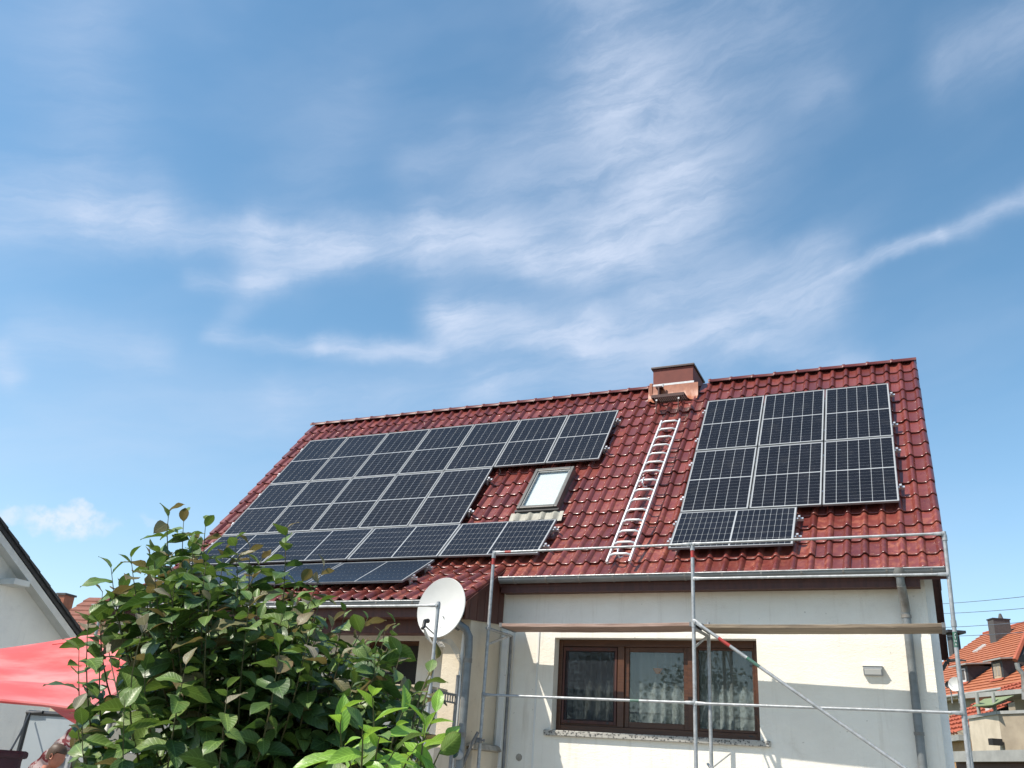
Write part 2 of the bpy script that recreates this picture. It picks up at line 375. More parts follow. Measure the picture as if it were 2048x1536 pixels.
    mat('yellow_brick', (.42, .26, .115), (.33, .18, .08), 9, .85, bmp=.3)
    mat('wire', (.10, .12, .15), (.10, .12, .15), 1, .5)
    mat('black_tube', (.018, .018, .02), (.03, .03, .03), 9, .4)
    mat('pale_panel', (.30, .33, .345), (.27, .30, .315), 2, .35)
    mat('skin', (.46, .19, .12), (.40, .16, .10), 25, .5)
    mat('hair', (.055, .030, .016), (.085, .05, .028), 60, .55, stretch=(1, 1, 4))
    mat('orange_shirt', (.62, .16, .05), (.5, .12, .04), 20, .8)
    mat('trousers', (.05, .06, .09), (.04, .05, .07), 20, .85)
    mat('plum_cushion', (.060, .028, .040), (.045, .022, .032), 14, .85, bmp=.2)
    # printed cloth: maroon figures on pale ground
    m, g, b, out = new_mat('printed_cloth')
    pos = g.n('ShaderNodeNewGeometry').outputs['Position']
    c = g.mix(g.ramp(g.noise(pos, 11, 3, .5, 1.2), .46, .52), rgb((.50, .40, .38)), rgb((.22, .045, .05)))
    g.put(b.inputs['Base Color'], c); b.inputs['Roughness'].default_value = .85
    mat("bounce_slab", (.33, .31, .275), (.27, .252, .225), 2.5, .9, bmp=.3)  # pale surface of the slab added to bounce light
    # garden ground
    m, g, b, out = new_mat('garden_ground')
    pos = g.n('ShaderNodeNewGeometry').outputs['Position']
    c = g.mix(g.ramp(g.noise(pos, .35, 6, .6), .4, .6), rgb((.075, .10, .035)), rgb((.16, .145, .11)))
    c = g.mix(g.ramp(g.noise(pos, 12, 6, .7), .4, .7, 0, .6), c, rgb((.05, .07, .025)))
    g.put(b.inputs['Base Color'], c); b.inputs['Roughness'].default_value = .95; bump(g, b, g.noise(pos, 30, 6, .7), .6, .03)


make_materials()


# ------------------------------------------------------------------ mesh helpers
WOFF = {}


class MB:
    """collects vertices and faces, then links them as one mesh object"""
    def __init__(s): s.v = []; s.f = []; s.uv = None; s.tone = None
    def add(s, vs, fs):
        k = len(s.v); s.v += [tuple(p) for p in vs]; s.f += [tuple(i + k for i in f) for f in fs]; return s
    def box(s, x0, x1, y0, y1, z0, z1):
        return s.add([(x0, y0, z0), (x1, y0, z0), (x1, y1, z0), (x0, y1, z0), (x0, y0, z1), (x1, y0, z1), (x1, y1, z1), (x0, y1, z1)],
                     [(0, 3, 2, 1), (4, 5, 6, 7), (0, 1, 5, 4), (1, 2, 6, 5), (2, 3, 7, 6), (3, 0, 4, 7)])
    def obox(s, c, ax, ay, az, hx, hy, hz):
        c = Vector(c); vs = []
        for dz in (-1, 1):
            for dx, dy in ((-1, -1), (1, -1), (1, 1), (-1, 1)): vs.append(c + Vector(ax) * hx * dx + Vector(ay) * hy * dy + Vector(az) * hz * dz)
        return s.add(vs, [(0, 3, 2, 1), (4, 5, 6, 7), (0, 1, 5, 4), (1, 2, 6, 5), (2, 3, 7, 6), (3, 0, 4, 7)])
    def bar(s, a, b, w, h, up=(0, 0, 1)):
        a = Vector(a); b = Vector(b); d = (b - a).normalized(); sx = d.cross(Vector(up)).normalized(); uz = sx.cross(d)
        return s.obox((a + b) / 2, d, sx, uz, (b - a).length / 2, w / 2, h / 2)
    def tube(s, pts, r, n=10, cap=True):
        pts = [Vector(p) for p in pts]; m = len(pts); k = len(s.v); rr = r if isinstance(r, (list, tuple)) else [r] * m
        t0 = (pts[1] - pts[0]).normalized(); ref = Vector((0, 0, 1)) if abs(t0.z) < .9 else Vector((1, 0, 0))
        a = t0.cross(ref).normalized()
        for i, p in enumerate(pts):
            t = (pts[min(i + 1, m - 1)] - pts[max(i - 1, 0)]).normalized()
            a = (a - t * a.dot(t)).normalized(); b = t.cross(a)
            for j in range(n):
                q = 2 * math.pi * j / n; s.v.append(tuple(p + (a * math.cos(q) + b * math.sin(q)) * rr[i]))
        for i in range(m - 1):
            for j in range(n): s.f.append((k + i * n + j, k + i * n + (j + 1) % n, k + (i + 1) * n + (j + 1) % n, k + (i + 1) * n + j))
        if cap: s.f.append(tuple(k + j for j in reversed(range(n)))); s.f.append(tuple(k + (m - 1) * n + j for j in range(n)))
        return s
    def prism(s, poly, d):
        """planar polygon (3-D points) extruded by vector d"""
        n = len(poly); d = Vector(d); a = [Vector(p) for p in poly]
        return s.add(a + [p + d for p in a], [tuple(reversed(range(n))), tuple(range(n, 2 * n))] + [(i, (i + 1) % n, n + (i + 1) % n, n + i) for i in range(n)])
    def grid(s, rows, closed=False):
        k = len(s.v); n = len(rows[0])
        for r_ in rows: s.v += [tuple(p) for p in r_]
        for i in range(len(rows) - 1):
            for j in range(n - 1 + (1 if closed else 0)):
                s.f.append((k + i * n + j, k + i * n + (j + 1) % n, k + (i + 1) * n + (j + 1) % n, k + (i + 1) * n + j))
        return s
    def mesh(s, name, mat_, smooth=False):
        me = bpy.data.meshes.new(name); me.from_pydata(s.v, [], s.f); me.materials.append(MATS[mat_])
        if s.uv:
            ul = me.uv_layers.new(name='UVMap'); buf = [0.0] * (2 * len(me.loops)); vi = [0] * len(me.loops); me.loops.foreach_get('vertex_index', vi)
            for i, k in enumerate(vi): buf[2 * i], buf[2 * i + 1] = s.uv[k]
            ul.data.foreach_set('uv', buf)
        if s.tone:
            at = me.attributes.new('tone', 'FLOAT', 'POINT'); at.data.foreach_set('value', s.tone)
        if smooth: me.polygons.foreach_set('use_smooth', [True] * len(me.polygons))
        me.update(); return me
    def build(s, name, mat_, parent=None, smooth=False, bevel=0.0, solid=0.0):
        o = bpy.data.objects.new(name, s.mesh(name, mat_, smooth)); link(o, parent)
        if solid:
            md = o.modifiers.new('thickness', 'SOLIDIFY'); md.thickness = solid; md.offset = 0
        if bevel:
            md = o.modifiers.new('bevel', 'BEVEL'); md.width = bevel; md.segments = 2; md.limit_method = 'ANGLE'
        if smooth:
            md = o.modifiers.new('edge', 'EDGE_SPLIT'); md.split_angle = R(38)
        return o


def link(o, parent=None):
    col.objects.link(o)
    if parent is not None:
        o.parent = parent; o.location = -WOFF.get(parent.name, Vector((0, 0, 0)))
    return o


def tag(o, label=None, cat=None, group=None, kind=None):
    if label: o['label'] = label
    if cat: o['category'] = cat
    if group: o['group'] = group
    if kind: o['kind'] = kind
    return o


def thing(name, label, cat, loc=(0, 0, 0), group=None):
    o = bpy.data.objects.new(name, None); col.objects.link(o); o.location = loc; o.empty_display_size = .1
    WOFF[o.name] = Vector(loc)
    return tag(o, label, cat, group)


def place(name, me, parent, M):
    o = bpy.data.objects.new(name, me); col.objects.link(o); o.parent = parent; o.matrix_basis = M
    return o


def frame_matrix(origin, ax, ay, az):
    ax, ay, az = Vector(ax), Vector(ay), Vector(az); o = Vector(origin)
    return Matrix(((ax.x, ay.x, az.x, o.x), (ax.y, ay.y, az.y, o.y), (ax.z, ay.z, az.z, o.z), (0, 0, 0, 1)))


def circle(c, a, b, r, n=16): return [Vector(c) + Vector(a) * (r * math.cos(2 * math.pi * i / n)) + Vector(b) * (r * math.sin(2 * math.pi * i / n)) for i in range(n)]


X, Y, Z = Vector((1, 0, 0)), Vector((0, 1, 0)), Vector((0, 0, 1))

# ------------------------------------------------------------------ ground
g_ = MB(); N = 20; S_ = 900
g_.grid([[(-S_ + 2 * S_ * i / N, -S_ + 2 * S_ * j / N, 0) for i in range(N + 1)] for j in range(N + 1)])
tag(g_.build('ground', 'garden_ground'), kind='structure')
tag(MB().box(-13.4, 9.0, -13.5, 3.0, -.3, .05).build('bounce_slab', 'bounce_slab'), kind='structure')  # unseen slab added to throw light up onto the shaded front wall

# ------------------------------------------------------------------ the house
PW, PH, PG = 1.038, 1.755, 0.02                      # solar module and gap
TH = 0.896376                                       # main roof pitch
XL, XR = -9.78, 3.65                                # verges
XA = -2.57                                          # right verge of the low front roof
APEX = (0.78, 8.922); KINK = (-2.09, 5.333); LOWK = (-2.885, 4.5375)
EAVE = (-3.15, 4.273); EAVEA = (-4.184, 3.7875)
YW = -2.92                                          # front wall face
house = thing('white_house', 'cream plastered house with dark red glazed tile roof carrying solar panels behind the scaffold', 'house', (0, YW, 0))


def wall_holes(x0, x1, z0, z1, y0, y1, holes):
    """upright slab with rectangular openings"""
    mb = MB(); xs = sorted({x0, x1} | {h[i] for h in holes for i in (0, 1)}); zs = sorted({z0, z1} | {h[i] for h in holes for i in (2, 3)})
    def solid(i, j):
        if not (0 <= i < len(xs) - 1 and 0 <= j < len(zs) - 1): return False
        cx = (xs[i] + xs[i + 1]) / 2; cz = (zs[j] + zs[j + 1]) / 2
        return not any(h[0] < cx < h[1] and h[2] < cz < h[3] for h in holes)
    for i in range(len(xs) - 1):
        for j in range(len(zs) - 1):
            if not solid(i, j): continue
            a, b, c, d = xs[i], xs[i + 1], zs[j], zs[j + 1]
            mb.add([(a, y0, c), (b, y0, c), (b, y0, d), (a, y0, d)], [(0, 1, 2, 3)])
            mb.add([(a, y1, c), (b, y1, c), (b, y1, d), (a, y1, d)], [(3, 2, 1, 0)])
            if not solid(i - 1, j): mb.add([(a, y0, c), (a, y1, c), (a, y1, d), (a, y0, d)], [(3, 2, 1, 0)])
            if not solid(i + 1, j): mb.add([(b, y0, c), (b, y1, c), (b, y1, d), (b, y0, d)], [(0, 1, 2, 3)])
            if not solid(i, j - 1): mb.add([(a, y0, c), (b, y0, c), (b, y1, c), (a, y1, c)], [(3, 2, 1, 0)])
            if not solid(i, j + 1): mb.add([(a, y0, d), (b, y0, d), (b, y1, d), (a, y1, d)], [(0, 1, 2, 3)])
    return mb


WIN = (-1.72, 1.20, 2.187, 3.465)
PORCHWIN = (-5.05, -4.02, 2.35, 3.42)
w = wall_holes(-9.4, 3.35, 0, 4.32, YW, YW + .30, [WIN, PORCHWIN]); w.build('front_wall', 'plaster', house)
# gable wall, its plaster face set back a hand's breadth behind the front corner
gm = MB(); gm.prism([(3.20, -2.80, 0), (3.20, 4.45, 0), (3.20, 4.45, 4.30), (3.20, 3.60, 5.2), (3.20, .78, 8.70), (3.20, -1.95, 5.30), (3.20, -2.80, 4.42)], (.245, 0, 0)); gm.build('gable_wall', 'plaster_white', house)
gm = MB(); gm.prism([(-9.55, -2.6, 0), (-9.55, 4.45, 0), (-9.55, 4.45, 4.30), (-9.55, 3.60, 5.2), (-9.55, .78, 8.70), (-9.55, -1.95, 5.30), (-9.55, -2.6, 4.42)], (.15, 0, 0)); gm.build('gable_wall', 'plaster', house)
MB().box(-9.4, 3.2, 4.15, 4.45, 0, 4.3).build('back_wall', 'plaster', house)
MB().box(-2.4, 1.9, .8, .9, 1.2, 4.1).build('inner_wall', 'room_wall', house)
MB().box(-9.4, 3.2, -2.61, 4.14, 1.05, 1.15).build('inner_floor', 'room_wall', house)
MB().box(-9.4, 3.2, -2.61, 4.14, 4.0, 4.1).build('inner_ceiling', 'room_wall', house)

# low front bay: pier, side wall, porch beam
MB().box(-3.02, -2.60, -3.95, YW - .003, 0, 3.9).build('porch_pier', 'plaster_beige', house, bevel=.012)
MB().box(-9.55, -9.15, -3.95, YW - .003, 0, 3.9).build('porch_pier', 'plaster', house, bevel=.012)
MB().box(-9.14, -3.03, -3.93, -3.72, 3.36, 3.9).build('porch_beam', 'brown_wood', house, bevel=.01)
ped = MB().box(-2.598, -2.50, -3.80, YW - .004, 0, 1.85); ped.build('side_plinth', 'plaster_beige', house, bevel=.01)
lg = MB()
lg.grid([[(-2.597 + .13 * i / 5, -3.83 + .88 * j / 16, 1.855 + (.05 + .02 * rnd.random()) * (1 if 0 < i else .8) * (0 if i == 5 else 1)) for i in range(6)] for j in range(17)])
lg.build('broken_ledge', 'concrete', house, solid=.03)
pw = MB().box(PORCHWIN[0] + .002, PORCHWIN[1] - .002, YW + .16, YW + .2, PORCHWIN[2] + .002, PORCHWIN[3] - .002).build('porch_window', 'window_wood', house)
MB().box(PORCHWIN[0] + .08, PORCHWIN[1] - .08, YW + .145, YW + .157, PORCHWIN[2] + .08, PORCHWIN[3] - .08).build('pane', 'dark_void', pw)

# roof shell: sarking deck that the tiles lie on
def shell(mb, prof, x0, x1, t):
    up = [(y, z - .012) for y, z in prof]; lo = [(y, z - t) for y, z in reversed(prof)]
    mb.prism([(x0, y, z) for y, z in up + lo], (x1 - x0, 0, 0))


def mir(p): return (2 * APEX[0] - p[0], p[1])


rb = MB(); shell(rb, [mir(EAVE), mir(KINK), APEX, KINK, EAVE], XA - .0, XR - .03, .10)
shell(rb, [mir(EAVE), mir(KINK), APEX, KINK, LOWK, EAVEA], XL + .03, XA - .003, .10)
roof = rb.build('roof', 'brown_wood', house)
bb = MB()
for y0, z0, y1, z1 in ((APEX[0], APEX[1], KINK[0], KINK[1]), (KINK[0], KINK[1], EAVE[0], EAVE[1])):
    for sgn in (1, -1):
        a = (XR - .012, y0 if sgn > 0 else 2 * APEX[0] - y0, z0); b = (XR - .012, y1 if sgn > 0 else 2 * APEX[0] - y1, z1)
        bb.prism([a, b, (b[0], b[1], b[2] - .20), (a[0], a[1], a[2] - .20)], (-.025, 0, 0))
bb.build('barge_board', 'brown_wood', roof)

TC = (XR - XL) / 58


def tile_mesh(name, skirt=0):
    mb = MB(); w, ln = TC + .004, .43
    ts = [0, .10, .25, .40, .52, .58, .66, .76, .86, .94, 1.0]
    def h(t):
        if t < .54: return .002 - .007 * math.sin(math.pi * t / .54)
        return .002 + .050 * math.sin(math.pi * min(1, (t - .54) / .46)) ** 1.15
    ys = [ln, .03, .006, 0.0]
    dz = [0.0, .032, .0345, .029]
    rows = [[(t * w, y, h(t) + z) for t in ts] for y, z in zip(ys, dz)]
    rows.append([(t * w, .001, h(t) + .010) for t in ts])
    rows.append([(t * w, .05, h(t) + .006) for t in ts])
    mb.grid(rows)
    if skirt:
        k = len(mb.v); t = 0 if skirt < 0 else 1; xx = t * w
        mb.v += [(xx, ln, .005), (xx, 0, .03), (xx, 0, -.075), (xx, ln, -.10)]
        mb.f.append((k, k + 1, k + 2, k + 3) if skirt > 0 else (k + 3, k + 2, k + 1, k))
    return mb


T0, TL, TR = tile_mesh('roof_tile'), tile_mesh('roof_tile', -1), tile_mesh('roof_tile', 1)
TM = {0: T0.mesh('roof_tile', 'roof_tile', True), -1: TL.mesh('roof_tile', 'roof_tile', True), 1: TR.mesh('roof_tile', 'roof_tile', True)}
ULX = -9.14549                                       # left edge of the left solar field
# module rectangles on the roof, as (x0, x1, distance down from the ridge)
S0 = 1.036
COVER = [(0, 3 * PW + 2 * PG, S0, S0 + 2 * PH + PG), (0, PH, S0 + 3.53, S0 + 3.55 + PW), (ULX, ULX + 7 * PW + 6 * PG, S0, S0 + PH), (ULX, ULX + 5 * PW + 4 * PG, S0, S0 + 2 * PH + PG),
         (ULX, ULX + 4 * PH + 3 * PG, S0 + 3.53, S0 + 3.55 + PW), (ULX, ULX + 3 * PH + 2 * PG, S0 + 4.62, S0 + 4.75 + PW), (-2.95, -2.15, 3.02, 4.2)]
tiles = []


def course_list(front):
    out = []; l1 = math.hypot(APEX[0] - KINK[0], APEX[1] - KINK[1]); d1 = Vector((0, KINK[0] - APEX[0], KINK[1] - APEX[1])).normalized()
    for i in range(13): out.append((Vector((0, *APEX)) + d1 * (l1 * (i + 1) / 13), d1, l1 * (i + 1) / 13))
    d2 = Vector((0, -math.sqrt(.5), -math.sqrt(.5)))
    for i in range(3 if front else 4): out.append((Vector((0, *KINK)) + d2 * (.375 * (i + 1)), d2, l1 + .375 * (i + 1)))
    if front:
        d3 = Vector((0, -math.cos(R(30)), -math.sin(R(30))))
        for i in range(4): out.append((Vector((0, *LOWK)) + d3 * (.375 * (i + 1)), d3, l1 + 1.125 + .375 * (i + 1)))
    return out


for c in range(58):
    x0 = XL + c * TC; front = x0 + TC * .5 < XA
    for p, d, s in course_list(front):
        up = -d; n = X.cross(up)
        if -1.25 < x0 + TC / 2 < -.33 and s < .36: continue                       # the chimney stands here
        kind = -1 if c == 0 else (1 if c == 57 or (front and x0 + 1.5 * TC >= XA and s > 5.72) else 0)
        j = Vector((rnd.uniform(-.004, .004), rnd.uniform(-.007, .007), rnd.uniform(-.002, .006)))
        o = Vector((x0, p.y, p.z)) + X * j.x + up * j.y + n * j.z
        M = frame_matrix(o, X, up, n) @ Matrix.Rotation(rnd.gauss(0, .009), 4, 'Z') @ Matrix.Rotation(rnd.gauss(0, .009), 4, 'Y')
        xc, scn = x0 + TC / 2, s - .18
        hid = any(a + .06 < xc < b - .06 and u_ + .14 < scn < v_ - .20 for a, b, u_, v_ in COVER)
        tiles.append(((o - CAM).length + (1000 if hid else 0), kind, M))
tiles.sort(key=lambda t: t[0])
for d_, kind, M in tiles[:300]: place('tile', TM[kind], roof, M)
rest = MB(); rest.tone = []
src = {0: T0, -1: TL, 1: TR}
for d_, kind, M in tiles[300:]:
    s_ = src[kind]; rest.add([M @ Vector(v) for v in s_.v], s_.f); rest.tone += [rnd.random()] * len(s_.v)
tag(rest.build('far_tiles', 'roof_tile', roof, smooth=False), kind='stuff')
roof.children[-1].data.polygons.foreach_set('use_smooth', [True] * len(roof.children[-1].data.polygons))
# the slope behind the ridge, seen only from the side: plain courses
bk = MB()
for c in range(13):
    a = Vector((0, mir(APEX)[0], APEX[1])); d = Vector((0, mir(KINK)[0] - APEX[0], KINK[1] - APEX[1])) / 13; n = Vector((0, -d.z, d.y)).normalized()
    n = n if n.z > 0 else -n
    p = a + d * c; q = a + d * (c + 1)
    bk.prism([(XL, *(p + n * .005)[1:]), (XL, *(q + n * .045)[1:]), (XL, *(q + n * .02)[1:]), (XL, *(p - n * .01)[1:])], (XR - XL, 0, 0))
bk.build('back_tiles', 'roof_tile', roof)

# ridge tiles
cap = MB(); CL = .42
prof = [(.105 * math.cos(q), .085 * math.sin(q)) for q in [math.pi * k / 8 for k in range(9)]]
def caprow(x, k): return [(x, a * k, b * k) for a, b in prof]
cap.grid([caprow(0, 1.10), caprow(.012, 1.16), caprow(.045, 1.16), caprow(.055, 1.04), caprow(CL + .02, .97)])
cap.grid([[(x, a * k, b * k - .008) for a, b in prof] for x, k in ((CL + .02, .93), (0, 1.0))])
CM = cap.mesh('ridge_tile', 'ridge_clay', True)
xx = XL + .01
while xx < XR - .05:
    if not (-1.32 < xx < -.42): place('ridge_tile', CM, roof, Matrix.Translation((xx, APEX[0], APEX[1] + .015 + rnd.uniform(-.003, .003))) @ Matrix.Rotation(rnd.gauss(0, .006), 4, 'Y'))
    xx += (XR - XL - .02) / 32

# chimney
ch = MB().box(-1.19, -.375, .45, 1.35, 8.5, 9.235).build('chimney', 'chimney_sheet', house, bevel=.008)
MB().box(-1.225, -.345, .415, 1.385, 9.236, 9.278).build('cap', 'chimney_cap', ch, bevel=.006)
MB().box(-1.205, -.36, .436, .449, 8.86, 8.90).build('flashing_strip', 'bright_flashing', ch)
fl = MB(); nn = 28
def base_z(y): return APEX[1] - (APEX[0] - y) * (APEX[1] - KINK[1]) / (APEX[0] - KINK[0])
fl.grid([[(-1.28 + 1.0 * i / nn, y, z + dz * (.045 * max(0, math.sin(2 * math.pi * ((i / nn) * 1.0 / TC * .94))) + .012 * rnd.random())) for i in range(nn + 1)] for y, z, dz in ((.44, 8.86, 0.0), (.435, 8.72, .0), (.41, base_z(.41) + .10, .35), (.37, base_z(.37) + .09, 1.0), (.335, base_z(.335) + .085, 1.0))])
fl.build('apron', 'copper_lead', ch, smooth=True, solid=.006)
MB().box(-1.26, -1.195, .42, .80, 8.6, 8.93).build('side_flashing', 'copper_lead', ch, bevel=.01)

# roof window
def roof_pt(x, v, h):
    return Vector((x, -v * math.cos(TH) - h * math.sin(TH), 8.244 - v * math.sin(TH) + h * math.cos(TH)))
UP = Vector((0, math.cos(TH), math.sin(TH))); NR = Vector((0, -math.sin(TH), math.cos(TH)))
def rbox(mb, x0, x1, v0, v1, h0, h1):
    mb.obox((roof_pt(x0, v0, h0) + roof_pt(x1, v1, h1)) / 2, X, UP, NR, (x1 - x0) / 2, (v1 - v0) / 2, (h1 - h0) / 2); return mb
sx0, sx1, sv0, sv1 = -2.915, -2.165, 1.97, 3.19
sky = MB(); rbox(sky, sx0, sx0 + .06, sv0, sv1, -.17, .012); rbox(sky, sx1 - .06, sx1, sv0, sv1, -.17, .012); rbox(sky, sx0 + .061, sx1 - .061, sv0, sv0 + .07, -.17, .012); rbox(sky, sx0 + .061, sx1 - .061, sv1 - .06, sv1, -.17, .012)
skyl = sky.build('skylight', 'skylight_frame', house, bevel=.006)
inn = MB(); rbox(inn, sx0 + .062, sx0 + .085, sv0 + .072, sv1 - .062, -.08, -.005); rbox(inn, sx1 - .085, sx1 - .062, sv0 + .072, sv1 - .062, -.08, -.005); rbox(inn, sx0 + .086, sx1 - .086, sv0 + .073, sv0 + .10, -.08, -.005); rbox(inn, sx0 + .086, sx1 - .086, sv1 - .088, sv1 - .063, -.08, -.005)
inn.build('sash', 'zinc', skyl, bevel=.004)
rbox(MB(), sx0 + .086, sx1 - .086, sv0 + .101, sv1 - .089, -.028, -.020).build('pane', 'skylight_glass', skyl)
rbox(MB(), sx0 + .086, sx1 - .086, sv0 + .101, sv1 - .089, -.065, -.055).build('blind', 'blind_white', skyl)
rbox(MB(), sx0 - .03, sx1 + .03, sv1 + .002, sv1 + .05, -.17, -.03).build('dark_sill', 'black_plastic', skyl)
ap = MB(); na = 40
ap.grid([[roof_pt(sx0 - .10 + (sx1 - sx0 + .22) * i / na, v, h + k * .05 * max(0, math.sin(2 * math.pi * ((sx0 - .10 + (sx1 - sx0 + .22) * i / na - XL) / TC - .54 + .02))) + rnd.uniform(-.003, .003)) for i in range(na + 1)] for v, h, k in ((sv1 + .04, -.075, .3), (sv1 + .12, -.088, 1.0), (sv1 + .26, -.112, 1.0))])
ap.build('apron', 'lead_apron', skyl, smooth=True, solid=.006)

# gutters, fascia
def gutter(name, x0, x1, y, z, r, nb, label=None):
    mb = MB(); pr = [(r * math.cos(q), r * math.sin(q)) for q in [math.pi + math.pi * k / 10 for k in range(11)]]
    pr = [(pr[0][0] - .0, .012)] + pr + [(r, .02)]
    mb.grid([[(x, y + a, z + b) for a, b in pr] for x in (x0, x1)])
    for x in (x0, x1): mb.add([(x, y + a, z + b) for a, b in pr], [tuple(range(len(pr)))])
    g = mb.build(name, 'zinc', house, smooth=True, solid=.004)
    MB().tube([(x0, y - r - .004, z + .010), (x1, y - r - .004, z + .010)], .0095, 8).build('bead', 'galvanised', g, smooth=True)
    for i in range(nb):
        x = x0 + .25 + (x1 - x0 - .4) * i / (nb - 1); b = MB()
        rr = r + .006
        q = [(rr * math.cos(a), rr * math.sin(a)) for a in [math.pi + math.pi * k / 10 for k in range(11)]]
        b.grid([[(x + dx, y + u_, z + v_) for u_, v_ in q] for dx in (-.012, .012)]); b.build('bracket', 'zinc_old', g, solid=.004)
    return g


gutter('gutter', -2.54, 3.60, -3.215, 4.285, .072, 12)
gutter('gutter', -9.75, -2.62, -4.26, 3.755, .070, 12)
MB().box(-2.55, 3.30, -3.135, -2.925, 4.10, 4.19).build('soffit', 'brown_wood', house)
MB().box(-2.55, 3.30, -3.14, -3.11, 4.09, 4.27).build('fascia', 'brown_wood', house)
MB().box(-9.7, -2.64, -4.18, -4.15, 3.56, 3.78).build('fascia', 'brown_wood', house)
MB().box(-9.7, -2.64, -4.149, -3.955, 3.56, 3.60).build('soffit', 'brown_wood', house)
# boarded cheek under the low verge: upright boards
yb = -4.20
k = 0
while yb < -2.95:
    y1 = min(yb + .118, -2.95)
    def zt(y): return max(LOWK[1] + (y - LOWK[0]) * math.tan(R(30)), KINK[1] + (y - KINK[0])) - .035
    z0 = 3.53 + (yb + 4.2) * .09
    MB().prism([(XA - .022, yb, z0), (XA - .022, y1 - .006, z0 + .01), (XA - .022, y1 - .006, zt(y1 - .006)), (XA - .022, yb, zt(yb))], (.018 + .003 * (k % 2), 0, 0)).build('cheek_board', 'brown_wood', house)
    yb = y1; k += 1
MB().prism([(XA - .023, -4.19, 3.54), (XA - .023, -2.95, 3.655), (XA - .023, -2.95, 4.38), (XA - .023, -4.19, 3.68)], (-.004, 0, 0)).build('cheek_backing', 'dark_void', house)

# downpipes
dp = MB().tube([(3.075, -3.215, 4.20), (3.077, -3.20, 4.12), (3.085, -3.13, 4.02), (3.092, -3.05, 3.90), (3.096, -3.01, 3.80), (3.096, -3.0, 3.70), (3.096, -3.0, 0)], .052, 14).build('downpipe', 'zinc', house, smooth=True)
MB().tube([(3.075, -3.215, 4.30), (3.075, -3.215, 4.24), (3.075, -3.215, 4.19)], [.10, .095, .056], 14).build('hopper', 'zinc_old', dp, smooth=True)
MB().tube([(3.078, -3.19, 4.10), (3.086, -3.125, 4.01), (3.092, -3.05, 3.90), (3.0965, -3.012, 3.805)], .0545, 14).build('elbow', 'zinc_old', dp, smooth=True)
for z in (3.74, 2.35, .9): MB().tube([(3.096, -3.0, z - .02), (3.096, -3.0, z + .02)], .060, 14).build('clip', 'zinc_old', dp, smooth=True)
dp2 = MB().tube([(-2.80, -4.24, 3.70), (-2.78, -4.22, 3.58), (-2.70, -4.15, 3.47), (-2.60, -4.10, 3.40), (-2.55, -4.08, 3.30), (-2.54, -4.08, 3.15), (-2.54, -4.08, 0)], .055, 14).build('downpipe', 'zinc', house, smooth=True)
for z in (2.98, 2.02): MB().tube([(-2.54, -4.08, z - .03), (-2.54, -4.08, z + .03)], .062, 14).build('clip', 'zinc_old', dp2, smooth=True)
MB().tube([(-2.54, -4.10, 1.76), (-2.56, -4.22, 1.79)], .062, 14).build('branch', 'grey_plastic', dp2, smooth=True)
MB().tube([(-2.56, -4.215, 1.789), (-2.562, -4.25, 1.797)], [.068, .066], 16).build('green_collar', 'green_plastic', dp2, smooth=True)
MB().tube([(-2.64, -4.05, 3.42), (-2.645, -4.06, 3.2), (-2.645, -4.06, 0)], .028, 10).build('white_conduit', 'white_plastic', house, smooth=True)

# thin conduits and a plaster frame in the corner of the wall
cd = MB(); cd.box(-2.38, -2.36, YW - .014, YW - .002, .3, 3.585); cd.box(-2.36, -1.99, YW - .014, YW - .002, 3.565, 3.585); cd.box(-1.99, -1.965, YW - .014, YW - .002, .3, 3.585)
cd.build('cable_duct', 'white_plastic', house)
MB().box(-2.56, -2.47, -2.965, YW - .002, .3, 3.55).build('corner_trim', 'plaster_white', house, bevel=.006)
hl = MB(); hl.tube([(-2.19, YW - .001, 1.80), (-2.19, YW - .008, 1.80)], .05, 9); hl.build('plaster_patch', 'concrete', house)

# ------------------------------------------------------------------ window
wf = MB(); yo, yi = YW + .175, YW + .255
x0, x1, z0, z1 = WIN
wf.box(x0 + .002, x0 + .07, yo, yi, z0 + .002, z1 - .002); wf.box(x1 - .07, x1 - .002, yo, yi, z0 + .002, z1 - .002)
wf.box(x0 + .071, x1 - .071, yo, yi, z1 - .10, z1 - .002); wf.box(x0 + .071, x1 - .071, yo, yi, z0 + .002, z0 + .085)
window = wf.build('window', 'window_wood', house, bevel=.005)
for a, b in ((-.80, -.70), (.22, .33)):
    MB().box(a, b, yo - .012, yi - .001, z0 + .086, z1 - .101).build('mullion', 'window_wood', window, bevel=.006)
for a, b, t in ((x0 + .072, -.801, .07), (-.699, .219, .065), (.331, x1 - .072, .03)):
    s = MB(); c, d = z0 + .087, z1 - .102
    s.box(a, a + t, yo + .02, yi - .012, c, d); s.box(b - t, b, yo + .02, yi - .012, c, d); s.box(a + t + .001, b - t - .001, yo + .02, yi - .012, d - t, d); s.box(a + t + .001, b - t - .001, yo + .02, yi - .012, c, c + t * 1.2)
    s.build('sash', 'window_wood', window, bevel=.005)
    MB().box(a + t + .002, b - t - .002, yo + .045, yo + .051, c + t * 1.2 + .001, d - t - .001).build('pane', 'window_glass', window)
